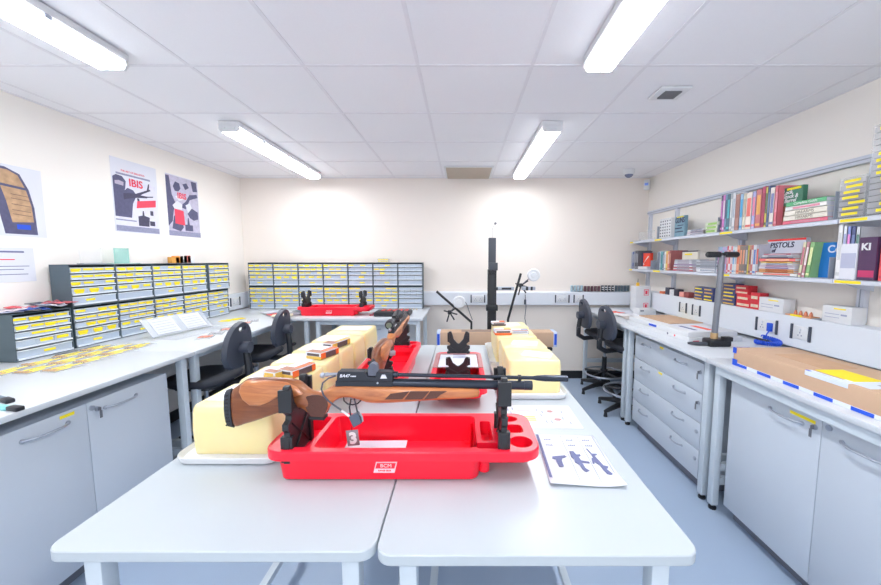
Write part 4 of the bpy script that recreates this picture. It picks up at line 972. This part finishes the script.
def bookend(y, lv, lab, h=.12):
    t = thing('bookend', lab, 'bookend', (XS + .012, y, ZL if lv == 0 else ZU), group='steel bookends')
    MB().box(0, .15, -.0015, .0015, 0, h, bev=.0005).build('plate', M_bend, t); MB().box(0, .15, -.006, .0015, 0, .0015).build('foot', M_bend, t)
# upper shelf, corner to camera
t = thing('perspex_sheet', 'clear sheet leaning in the far end of the upper shelf', 'sheet', (2.16, 4.2, ZU)); MB().box(-.002, .002, -.18, .18, 0, .11).build('panel', M_clear, t); MB().box(-.04, .04, -.2, .05, 0, .012).build('foot', M_whp, t)
bookend(3.83, 1, 'grey bookend left of the spotted slipcases', .13)
y = 3.78
for k in range(5):
    bk = book('%s of five white slipcases with black spots beside the GUNS book' % ['first', 'second', 'third', 'fourth', 'fifth'][k], y, .042, .21, (240, 240, 246), 1, grp='spotted white slipcases', name=None) if False else None
    t = thing('slipcase', '%s of five white slipcases with black marks beside the GUNS book' % ['first', 'second', 'third', 'fourth', 'fifth'][k], 'slipcase', (XS + .02, y, ZU), group='spotted white slipcases')
    MB().box(0, .16, -.019, .019, 0, .2, bev=.001).build('case', M_whp, t)
    s = MB()
    for q in range(6): s.box(-.0008, 0, -.010 + .003 * (k > 1), .008, .015 + .03 * q, .028 + .03 * q)
    s.build('black_marks', M_inkd, t); y -= .041
t = thing('book', 'blue-grey book facing out with black GUNS lettering', 'book', (XS + .02, 3.46, ZU))
t.scale = (1, .72, .92); MB().box(0, .03, -.115, .10, 0, .21).build('cover', mat('guns_cover', (124, 160, 178), .5, var=.15, scale=40), t)
text('title', 'GUNS', .075, M_inkd, t, (-.001, -.01, .165), (R(90), 0, R(-90)), bold=.002)
MB().box(-.001, 0, -.09, .08, .045, .055).box(-.001, 0, -.06, .09, .08, .092).box(-.001, 0, -.09, .04, .11, .118).build('cover_print', M_inkd, t); MB().box(-.001, 0, -.08, .06, .195, .207).build('yellow_label', M_yel, t)
for k, (w_, c, nm) in enumerate(((.26, (238, 236, 242), 'white'), (.25, (225, 205, 215), 'pinkish'), (.24, (240, 240, 240), 'off-white'))):
    flatbook('%s thin booklet lying flat right of the GUNS book' % nm, 3.2, w_, .016, ZU + .0165 * k + .0005, c, band=(150, 150, 170))
for k in range(3):
    flatbook('green and white patterned carton, %s of the low stack before the bookend' % ['lowest', 'middle', 'top'][k], 3.02 - .01 * k, .16, .029, ZU + .03 * k + .0005, (222, 234, 200), band=(150, 200, 90), grp='green patterned cartons', name='pellet_carton')
bookend(2.93, 1, 'grey bookend left of the magenta book', .12)
up = [(.02, .29, (60, 50, 90), (215, 100, 200), 'dark purple'), (.026, .288, (220, 110, 200), (250, 220, 250), 'magenta'), (.02, .29, (120, 160, 200), (60, 90, 120), 'blue-grey'), (.034, .288, (52, 90, 112), (60, 180, 190), 'dark teal'), (.025, .288, (170, 180, 190), (230, 235, 240), 'silver'), (.03, .285, (232, 234, 240), (180, 190, 205), 'white'),
      (.045, .27, (168, 112, 100), (150, 92, 82), 'brown leather'), (.03, .265, (150, 196, 236), (30, 150, 220), 'sky blue'), (.026, .262, (244, 236, 210), (200, 180, 150), 'cream'), (.058, .262, (246, 228, 214), (240, 90, 80), 'ivory with red title'), (.032, .262, (170, 170, 226), (240, 110, 140), 'lilac'), (.05, .27, (196, 90, 96), (246, 160, 60), 'brick and orange'),
      (.03, .28, (178, 40, 76), (150, 30, 60), 'crimson'), (.018, .27, (240, 208, 80), (80, 110, 80), 'yellow and green'), (.02, .275, (60, 80, 130), (110, 130, 170), 'navy'), (.036, .26, (240, 226, 214), (100, 110, 170), 'cream with blue foot'), (.026, .265, (226, 90, 110), (240, 130, 150), 'coral red')]
y = 2.915
for th, h, c, bd, nm in up:
    th *= .99
    book('%s spine in the upper row between bookend and green cover' % nm, y - th / 2, th - .001, h, c, 1, bd, grp='upper row of upright books'); y -= th
yv = y
t = thing('book', 'dark green book facing out titled Lock, Stock and Barrel', 'book', (XS + .06, yv - .045, ZU + .109), group='upper row of upright books')
t.scale = (1, .88, .9); MB().box(0, .03, -.095, .095, -.12, .15).build('cover', mat('lsb_green', (62, 124, 100), .5, var=.1), t)
MB().box(-.001, 0, -.095, .095, -.12, .02).build('brown_picture', mat('lsb_brown', (140, 90, 70), .5, var=.3), t)
for s, z in (('Lock,', .115), ('Stock &', .085), ('Barrel', .055)): text('title', s, .038, M_whp, t, (-.0012, .0 + .02 * (z > .1) - .0, z), (R(90), 0, R(-90)), bold=.001, shear=.2)
MB().box(-.0014, -.0004, -.08, .03, .13, .145).build('yellow_label', M_yel, t)
stk = [(.022, (236, 80, 110), None, 'pink-red book with white page edge'), (.03, (240, 232, 214), 'FIREARMS', 'lower cream book titled FIREARMS'), (.032, (244, 236, 218), 'FIREARMS', 'upper cream book titled FIREARMS'), (.026, (250, 250, 245), None, 'white-topped slim book'), (.026, (70, 180, 110), 'Complete Guide', 'bright green book')]
z = ZU + .0005
for k, (th, c, ti, nm) in enumerate(stk):
    flatbook('%s in the flat stack under the green cover' % nm, 2.195, .285 - .008 * k, th, z, c, title=ti, tcol=(150, 140, 130) if k < 4 else (250, 250, 250), band=(230, 150, 170), x=XS + .012 - .0 * k); z += th + .0005
bookend(2.02, 1, 'grey bookend between FIREARMS books and the clear drawers', .155)
def tower(label, y, z, w_, n, hh):
    t = thing('clear_drawer_tower', label, 'drawer box', (XS + .01, y, z), group='clear drawer towers')
    H = n * hh + .012
    MB().box(0, .19, -w_ / 2, w_ / 2, 0, .004).box(0, .19, -w_ / 2, w_ / 2, H - .004, H).box(0, .19, -w_ / 2, -w_ / 2 + .003, 0, H).box(0, .19, w_ / 2 - .003, w_ / 2, 0, H).build('case', M_clear, t)
    for k in range(n):
        d = MB().box(.002, .18, -w_ / 2 + .004, w_ / 2 - .004, .006 + k * hh, .006 + (k + 1) * hh - .004).build('drawer', mat('clear_drawer', (244, 244, 248), .2, alpha=.35), t)
        a = rng.uniform(-.2, .1) * w_
        MB().box(.0, .0018, a - w_ * .3, a + w_ * .3, .006 + k * hh + hh * .3, .006 + k * hh + hh * .75).build('yellow_label', M_yel, d)
tower('short clear drawer tower with yellow labels beside the bookend', 1.935, ZU + .001, .13, 7, .029)
tower('tall clear drawer tower with yellow labels cut by the right frame edge', 1.775, ZU + .001, .17, 14, .031)
# lower shelf
y = 4.40
for th, h, c, nm in ((.03, .2, (170, 180, 200), 'pale grey'), (.035, .205, (48, 70, 140), 'royal blue'), (.03, .21, (120, 130, 150), 'steel grey'), (.045, .215, (50, 52, 62), 'thick black'), (.03, .21, (70, 74, 84), 'charcoal')):
    book('%s binder on the lower shelf in the back corner' % nm, y - th / 2, th - .001, h, c, 0, (150, 155, 170), grp='binders in the corner'); y -= th
flatbook('white flat book under the red gun picture in the corner', y - .12, .21, .03, ZL + .0005, (240, 240, 244))
t = thing('book', 'red book facing out with a silver pistol on its cover', 'book', (XS + .05, y - .12, ZL + .032)); MB().box(0, .03, -.095, .095, 0, .15).build('cover', mat('red_cover', (240, 74, 50), .5, var=.15), t)
MB().box(-.0004, 0, -.095, .095, .15, .165).box(-.0008, 0, .06, .095, 0, .15).build('dark_border', M_inkd, t)
MB().prism([(.04, .04), (.055, .03), (-.05, .12), (-.065, .11)], 'x', -.002, -.0008).prism([(.04, .04), (.055, .03), (.045, .01), (.03, .02)], 'x', -.002, -.0008).build('pistol_picture', M_whp, t)
bookend(3.93, 0, 'grey bookend right of the red pistol book', .1); bookend(3.80, 0, 'tall dark bookend left of the teal books', .19)
lw = [(.02, .2, (200, 215, 225), (150, 160, 180), 'pale ice-blue'), (.035, .19, (60, 150, 160), (20, 110, 120), 'teal'), (.03, .185, (80, 110, 140), (150, 170, 190), 'slate blue'), (.03, .19, (240, 240, 240), (190, 190, 200), 'white'), (.03, .195, (246, 214, 90), (240, 130, 60), 'yellow'), (.03, .19, (238, 120, 90), (250, 200, 180), 'orange-red'), (.03, .2, (150, 60, 60), (200, 120, 100), 'oxblood')]
y = 3.77
for th, h, c, bd, nm in lw:
    book('%s spine on the lower shelf between dark bookend and magazine pile' % nm, y - th / 2, th - .001, h, c, 0, bd, grp='books before the magazine pile'); y -= th
t = thing('book', 'cream framed book facing out above the magazine pile', 'book', (XS + .09, 3.40, ZL + .001)); MB().box(0, .02, -.13, .1, 0, .19).build('cover', flat((226, 220, 206)), t); MB().box(-.001, 0, -.05, .06, .15, .165).build('yellow_label', M_yel, t); MB().box(-.001, 0, -.13, .1, .18, .19).build('dark_border', M_inkd, t)
z = ZL + .0005
for k, (th, c, nm) in enumerate(((.014, (236, 90, 110), 'red-edged'), (.012, (240, 240, 246), 'white'), (.012, (190, 60, 80), 'dark red'), (.014, (236, 236, 244), 'glossy white'), (.012, (150, 110, 180), 'violet'), (.012, (230, 230, 240), 'pearl'), (.016, (206, 212, 224), 'grey-blue'), (.014, (180, 186, 200), 'ash grey'))):
    flatbook('%s magazine in the left pile on the lower shelf' % nm, 3.36, .3 - .006 * k, th, z, c, band=(180, 170, 190), grp='left magazine pile', x=XS + .012); z += th + .0004
z = ZL + .0005
for k, (th, c, nm) in enumerate(((.03, (242, 242, 250), 'white ring-bound'), (.014, (200, 206, 220), 'pale grey'), (.014, (120, 126, 140), 'dark grey'), (.014, (190, 196, 210), 'mid grey'), (.014, (150, 156, 170), 'steel grey'), (.012, (214, 218, 228), 'silver grey'))):
    flatbook('%s report in the right pile beside the tall handle' % nm, 3.04, .27 + .004 * (k % 2), th, z, c, band=(170, 176, 190), grp='right report pile', x=XS + .02); z += th + .0004
bookend(2.93, 0, 'grey bookend behind the black T-handle', .13)
lr = [(.024, .21, (160, 176, 216), (200, 130, 200), 'first lilac-striped'), (.028, .21, (140, 190, 220), (200, 130, 200), 'second lilac-striped'), (.028, .21, (190, 160, 214), (120, 180, 220), 'third lilac-striped'), (.03, .21, (160, 170, 220), (210, 120, 190), 'fourth lilac-striped'), (.018, .215, (240, 80, 96), (250, 200, 200), 'red-topped'), (.028, .215, (246, 236, 240), (240, 70, 80), 'white with red foot'), (.02, .21, (238, 120, 130), (250, 240, 240), 'rose'), (.026, .21, (226, 236, 246), (110, 170, 220), 'white with blue print'), (.022, .205, (250, 250, 250), (190, 200, 215), 'plain white'), (.03, .215, (246, 160, 120), (240, 90, 60), 'salmon and orange'),
      (.03, .21, (130, 104, 90), (240, 140, 100), 'first brown patterned'), (.028, .21, (120, 100, 96), (246, 150, 110), 'second brown patterned'), (.026, .21, (96, 92, 100), (180, 180, 190), 'dark grey patterned'), (.014, .21, (250, 226, 70), (200, 180, 60), 'thin yellow'), (.02, .21, (214, 150, 120), (120, 60, 60), 'tan'), (.02, .21, (226, 110, 110), (250, 250, 250), 'reddish'), (.03, .21, (236, 236, 244), (80, 120, 200), 'white with blue letters'), (.024, .215, (190, 190, 204), (240, 80, 70), 'light grey')]
y = 2.915
for th, h, c, bd, nm in lr:
    th *= .9
    book('%s spine in the lower row left of the PISTOLS book' % nm, y - th / 2, th - .001, h, c, 0, bd, grp='lower row of upright books'); y -= th
yp = y
t = thing('book', 'grey-blue book facing out with dark PISTOLS lettering and red top', 'book', (XS + .1, yp - .115, ZL + .001)); MB().box(0, .03, -.14, .14, 0, .245).build('cover', flat((206, 214, 228)), t); MB().box(-.001, 0, -.14, .14, .232, .245).build('red_top', flat((230, 60, 60)), t)
text('title', 'PISTOLS', .05, M_inkd, t, (-.001, .03, .203), (R(90), 0, R(-90)), bold=.0012, shear=.15); text('title', 'of', .035, M_inkd, t, (-.001, .09, .168), (R(90), 0, R(-90)), bold=.0015, shear=.15)
z = ZL + .0005; W2 = 2.02
st2 = [(.022, (244, 244, 240), (240, 120, 110), 'white book with red mark', .31), (.014, (236, 150, 80), (200, 100, 60), 'first orange', .26), (.014, (240, 160, 90), (200, 100, 60), 'second orange', .255), (.016, (232, 226, 240), (150, 130, 180), 'white with violet print', .27), (.014, (222, 200, 214), (200, 150, 180), 'mauve', .25), (.014, (240, 238, 236), (150, 160, 190), 'ivory', .24), (.012, (250, 214, 120), (250, 180, 80), 'amber', .24), (.024, (236, 84, 84), (250, 190, 160), 'bright red', .27), (.012, (120, 130, 150), (90, 90, 110), 'slate', .24), (.012, (236, 236, 244), (180, 180, 200), 'upper white', .22), (.012, (206, 110, 130), (240, 200, 210), 'dusky pink', .2)]
for th, c, bd, nm, ww in st2:
    th *= .86
    flatbook('%s book in the flat stack before the PISTOLS cover' % nm, yp - .15, ww, th, z, c, band=bd, grp='flat stack before the pistols cover', x=XS + .012, d=.085); z += th + .0004
y = yp - .3
for k, (th, h, c, bd, nm) in enumerate(((.022, .215, (222, 214, 170), (190, 90, 110), 'cream and maroon'), (.022, .215, (196, 120, 130), (240, 220, 220), 'rose striped'), (.028, .212, (120, 180, 100), (230, 240, 160), 'leaf green'))):
    book('%s leaning book left of the blue cover' % nm, y - th / 2, th - .001, h, c, 0, bd, lean=6, grp='leaning books'); y -= th + .001
t = thing('book', 'bright blue book partly facing out behind the grey bookend', 'book', (XS + .07, y - .065, ZL + .001)); MB().box(0, .03, -.06, .06, 0, .205).build('cover', flat((30, 120, 200)), t); text('title', 'Co', .06, M_pap, t, (-.001, -.02, .165), (R(90), 0, R(-90)), bold=.001); MB().box(-.001, 0, -.055, 0, .02, .1).build('tan_picture', flat((200, 150, 90)), t)
bookend(2.02, 0, 'grey bookend right of the bright blue book', .12)
y = 1.995
for th, h, c, bd, nm in ((.028, .3, (236, 238, 240), (200, 205, 210), 'white spiral-bound'), (.02, .29, (226, 232, 246), (150, 160, 210), 'pale white'), (.02, .285, (110, 130, 210), (236, 120, 200), 'blue and pink'), (.024, .28, (46, 56, 110), (90, 110, 170), 'dark navy'), (.02, .28, (200, 205, 214), (60, 110, 100), 'light grey')):
    book('%s tall spine on the nearest lower shelf section' % nm, y - th / 2, th - .001, h, c, 0, bd, grp='tall books nearest the camera'); y -= th
t = thing('book', 'white pamphlet facing out with a grey photograph', 'book', (XS + .004, 1.915, ZL + .001)); MB().box(0, .012, -.04, .04, 0, .19).build('cover', M_pap, t); MB().box(-.001, 0, -.036, .036, .06, .14).build('grey_picture', flat((186, 190, 214)), t)
t = thing('book', 'dark purple book facing out with white K initial', 'book', (XS + .008, 1.83, ZL + .001)); MB().box(0, .03, -.04, .04, 0, .22).build('cover', mat('purple_cover', (84, 56, 92), .5, var=.2), t); text('title', 'KI', .05, M_whp, t, (-.001, .008, .17), (R(90), 0, R(-90)), bold=.0015); MB().box(-.001, 0, -.036, .036, .015, .05).build('pink_foot', flat((200, 60, 110)), t)
y = 1.785
for th, h, c, bd, nm in ((.034, .22, (236, 50, 60), (190, 30, 50), 'scarlet'), (.035, .21, (244, 228, 190), (220, 190, 150), 'buff'), (.03, .215, (230, 200, 90), (120, 160, 90), 'golden'), (.04, .22, (150, 60, 70), (220, 190, 150), 'wine red')):
    book('%s spine at the right frame edge on the lower shelf' % nm, y - th / 2, th - .001, h, c, 0, bd, grp='tall books nearest the camera'); y -= th

# ---- on the right trunking ledge (z 1.158)
TZZ = 1.1585
M_nvy = mat('navy_carton', (70, 78, 128), .5, var=.15, scale=80)
def carton(label, y, w_, z, h_, m, m2, x=2.215, d=.07, name='ammunition_carton', grp='cartons on the right trunking'):
    t = thing(name, label, 'ammunition box', (x, y, z), group=grp)
    MB().box(0, d, -w_ / 2, w_ / 2, 0, h_, bev=.001).build('carton', m, t)
    MB().box(-.001, 0, -w_ * .42, w_ * .42, h_ * .12, h_ * .3).box(-.001, 0, -w_ * .3, w_ * .42, h_ * .62, h_ * .8).build('print', m2, t)
for i, yv in enumerate((3.31, 3.18)):
    for j in range(3 if False else 2): carton('navy and gold ammunition carton, %s of the %s pair' % (['lower', 'upper'][j], ['left', 'right'][i]), yv, .125, TZZ + j * .062, .06, M_nvy, [M_gd, M_yel][(i + j) % 2])
for j in range(3): carton('navy and gold ammunition carton, %s of the stack behind the T-handle' % ['lowest', 'middle', 'topmost'][j], 2.935, .14, TZZ + j * .06, .058, M_nvy, [M_gd, M_yel][j % 2])
M_rc = mat('red_carton', (214, 50, 62), .5, var=.35, scale=40)
for yv, w_, z0, h_, nm in ((2.78, .14, TZZ, .1, 'lower left'), (2.80, .13, TZZ + .101, .07, 'topmost'), (2.67, .08, TZZ, .125, 'right-hand')): carton('red picture ammunition carton, %s of the red group' % nm, yv, w_, z0, h_, M_rc, mat('carton_cream', (240, 214, 190), .5, var=.3, scale=60))
for yv, nm, w_ in ((2.53, 'beside the red cartons', .2), (2.08, 'nearest the camera on the trunking', .165)):
    t = thing('white_carton', 'white printed carton with yellow sticker, %s' % nm, 'box', (2.215, yv, TZZ)); MB().box(0, .085, -w_ / 2, w_ / 2, 0, .1, bev=.002).build('carton', M_whp, t)
    MB().box(-.001, 0, -w_ * .3, w_ * .1, .08, .088).build('yellow_label', M_yel, t); MB().box(-.001, 0, -w_ * .1, w_ * .4, .05, .053).box(-.001, 0, -w_ * .1, w_ * .4, .03, .033).box(-.001, 0, -w_ * .35, -w_ * .15, .045, .055).build('print', M_inkl, t)
t = thing('display_tray', 'low tray of copper bullets with yellow label on the trunking', 'tray', (2.235, 2.31, TZZ)); MB().box(-.03, .03, -.09, .09, 0, .01, bev=.002).build('tray', flat((220, 160, 120)), t); MB().box(-.032, -.03, -.03, .05, 0, .012).build('yellow_label', M_yel, t)
for k in range(4): MB().lathe([(.01, 0), (.01, .012), (.006, .024), (.001, .03)], (0, -.06 + .035 * k, .01), 10).build('bullet', mat('copper', (220, 140, 110), .3, .5), t)
o = MB().box(-.03, .03, -.09, .09, 0, .006, bev=.002).build('plastic_tray', M_bend, loc=(2.235, 2.19 + .0, TZZ)); o.scale = (1, .25, 1); tag(o, 'thin grey tray beside the copper bullets on the trunking', 'tray')
for k, (yv, c, h_, nm) in enumerate(((3.93, (240, 130, 90), .025, 'orange'), (3.82, (70, 72, 90), .075, 'black'), (3.74, (225, 228, 235), .06, 'silver'), (3.66, (60, 56, 72), .07, 'dark'), (3.57, (236, 160, 150), .05, 'pink'), (3.49, (150, 70, 70), .055, 'brown-red'))):
    o = MB().box(0, .06, -.035, .035, 0, h_, bev=.002).build('small_carton', mat('sc_%d' % k, c, .5, var=.25, scale=60), loc=(2.215, yv, TZZ)); tag(o, '%s small carton on the far end of the right trunking' % nm, 'box', 'small cartons on the right trunking')
# blue coil cable and plug
t = thing('coiled_cable', 'bright blue coiled cable with plug by the right trunking', 'cable', (2.12, 2.42, BZ))
pts = []
for k in range(260):
    u = k / 259; a = math.pi * (1.75 * u - .35); b_ = k * .75
    r_ = .062 + .013 * math.cos(b_); pts.append((r_ * math.cos(a) * .7, -r_ * math.sin(a) * 1.25, .016 + .035 * (1 - u) + .013 * math.sin(b_)))
MB().tube(pts, .0045, 5).build('coil', M_blu, t); MB().box(.055, .078, .05, .085, .09, .15, bev=.004).build('plug', M_blu, t); MB().tube([(.06, .06, .1), (.04, .06, .07), (.03, .05, .05)], .004, 6).build('lead', M_blu, t)

# ---- on the right bench
t = thing('cardboard_box', 'long flat brown cardboard box with blue and white tape on right bench', 'box', (1.55, 1.985, BZ))
BL, BW, BH = 1.05, .33, .1
MB().box(0, BW, -BL, 0, .001, BH, bev=.003).build('carton', M_card, t)
M_tape = mat('white_tape', (226, 234, 250), .4, var=.04)
MB().box(-.002, 0, -BL, 0, .001, .018).box(-.0, BW, 0, .002, .001, BH - .0).build('tape_edge', M_tape, t)
for k in range(7): MB().box(-.0035, -.002, -.10 - .15 * k, -.02 - .15 * k, .002, .017).build('tape_print', M_blu, t)
tp = MB()
tp.box(.0, .05, .002, .003, .0, BH); tp.box(.0, .09, -.0, .003, BH - .02, BH + .001); tp.box(-.003, .0, -.02, .003, BH - .03, BH + .001); tp.box(-.003, .0, -.03, .003, .0, .035)
tp.build('tape_print', M_blu, t)
MB().box(.02, .15, -.66, -.55, BH, BH + .001).box(-.001, .03, -.6, -.42, BH - .02, BH + .0008).build('sticker_white', M_tape, t)
MB().box(.045, .17, -.58, -.42, BH, BH + .0018).build('sticker_yellow', M_yel, t)
MB().box(.0, .01, -.44, -.42, BH - .01, BH + .002).build('sticker_blue', M_blu, t)
MB().box(.1, .26, -.4, -.15, BH, BH + .0012).build('brown_patch', mat('card_stain', (205, 166, 134), .8, var=.12, scale=18), t)
MB().prism([(.09, -.62), (.26, -.62), (.26, -.75), (.13, -.75)], 'z', BH, BH + .001).build('opening', mat('box_inside', (150, 140, 128), .8), t)
t = thing('white_case', 'stack of flat white cartons topped with brown board on right bench', 'box', (1.64, 2.58, BZ), .1)
MB().box(0, .42, -.05, .75, 0, .032, bev=.003).build('lower_carton', M_whp, t); MB().box(.0, .4, -.03, .72, .033, .07, bev=.003).build('upper_carton', M_whp, t)
MB().box(.1, .4, .3, .72, .0705, .078).build('brown_board', M_card, t)
MB().box(-.0012, 0, .32, .42, .04, .058).build('blue_lettering', M_blu, t); MB().box(.03, .08, -.0512, -.05, .006, .011).build('red_line', P_rd, t)
MB().box(.06, .3, .0, .28, .0705, .072).build('booklet', M_pap, t); MB().box(.2, .25, .02, .2, .072, .073).build('red_strip', flat((250, 110, 90)), t); MB().box(.1, .13, .03, .2, .072, .073).build('grey_strip', M_ink, t)
for q in (.1, .18): MB().cyl((-.0015, q, .02), (0, q, .02), .008, n=8).build('stud', P_nv if q > .15 else P_rd, t)
t = thing('bullet_press', 'tall grey pole with black T-handle clamped to the right bench', 'tool', (1.76, 2.44, BZ), 0)
MB().cyl((0, 0, .05), (.02, .0, .625), .019, n=14).build('pole', mat('grey_tube', (132, 136, 146), .35, .5), t)
MB().cyl((0, 0, .045), (0, 0, .09), .023, n=14).build('brass_collar', mat('brass_collar', (214, 178, 130), .35, .6), t)
h = MB()
for s in (-1, 1): h.tube([(.02 + s * .012, 0, .63), (.02 + s * .02, 0, .632), (.02 + s * .1, 0, .632), (.02 + s * .108, 0, .632)], [.012, .02, .02, .014], 12)
h.cyl((.02, 0, .61), (.02, 0, .645), .012, n=10).build('handle', M_blk, t)
MB().box(-.06, .09, -.05, .04, 0, .05, bev=.01).box(.03, .09, -.06, -.02, .04, .07, bev=.004).build('base_clamp', M_blk, t)
MB().tube([(-.05, -.02, .015), (-.13, -.0, .015), (-.17, .02, .012)], [.012, .014, .008], 8).build('lever', MC['dark_grey_metal'], t)
# corner boxes
for k, z in enumerate((BZ, BZ + .118)):
    t = thing('white_carton', 'white carton with red square mark, %s of the corner pair' % ['lower', 'upper'][k], 'box', (2.1, 4.15, z + .0005)); MB().box(-.09, .08, -.07, .07, 0, .155 if k == 0 else .135, bev=.002).build('carton', M_whp, t)
    if k: t.location.z = BZ + .157
    q = MB(); q.box(.0, .055, -.0712, -.07, .03, .1).build('red_square', P_rd, t); MB().box(.006, .049, -.0722, -.0712, .036, .094).build('white_field', M_whp, t); MB().box(.014, .04, -.073, -.0722, .045, .085).build('red_mark', P_rd, t)
t = thing('glue_bottle', 'small yellow bottle with dark nozzle on the corner cartons', 'bottle', (2.06, 4.15, BZ + .2935)); MB().lathe([(.018, 0), (.018, .03), (.008, .04)], n=12).build('bottle', flat((250, 196, 60)), t); MB().cyl((0, 0, .04), (0, 0, .085), .006, .002, 8).build('nozzle', M_dk, t)
t = thing('white_block', 'white cardboard block before the red-marked cartons', 'box', (2.0, 3.85, BZ), .1); MB().box(-.1, .09, -.06, .06, 0, .07, bev=.003).build('carton', M_whp, t); MB().box(-.09, -.05, -.0612, -.06, .045, .055).build('print', M_inkd, t)
t = thing('pill_cartons', 'tiny white cartons with red bases beside the white block', 'box', (2.12, 3.6, BZ), .1); MB().box(-.03, .05, -.04, .04, .008, .035, bev=.003).build('carton', M_whp, t); MB().box(-.03, .05, -.04, .04, 0, .008).build('red_base', flat((226, 110, 100)), t)
t = thing('black_clip', 'small black clip on the bench before the white block', 'clip', (1.93, 3.62, BZ)); MB().box(-.03, .02, -.02, .02, 0, .03, bev=.004).build('clip_body', M_blk, t); MB().tube([(-.03, 0, .01), (-.06, .0, .02), (-.03, 0, .025)], .003, 6).build('clip_wire', M_chrome, t)
o = MB().box(-.12, .12, -.15, .15, 0, .004).build('yellow_folder', flat((250, 226, 120)), loc=(2.05, 3.52 - .15, BZ), rot=(0, 0, .3)); o.location = (2.08, 3.46, BZ + .0005); tag(o, 'yellow folder lying behind the flat white cartons', 'folder')
sh = [((1.78, 4.2), (240, 240, 246), 'plain white'), ((1.72, 4.0), (246, 120, 110), 'red-banded'), ((1.9, 4.05), (226, 230, 240), 'pale grey'), ((1.85, 3.8), (236, 238, 246), 'bluish white'), ((1.72, 3.6), (206, 196, 190), 'taupe picture'), ((1.8, 3.45), (240, 200, 170), 'peach picture'), ((1.7, 3.78), (250, 250, 252), 'bright white')]
for k, ((x, y), c, nm) in enumerate(sh):
    o = MB().box(-.1, .1, -.075, .075, 0, .0015).build('paper_sheet', flat(c), loc=(x, y, BZ + .0017 * k + .0005), rot=(0, 0, .35 * k)); tag(o, '%s sheet among the papers on the far right bench' % nm, 'paper', 'loose papers on the far right bench')
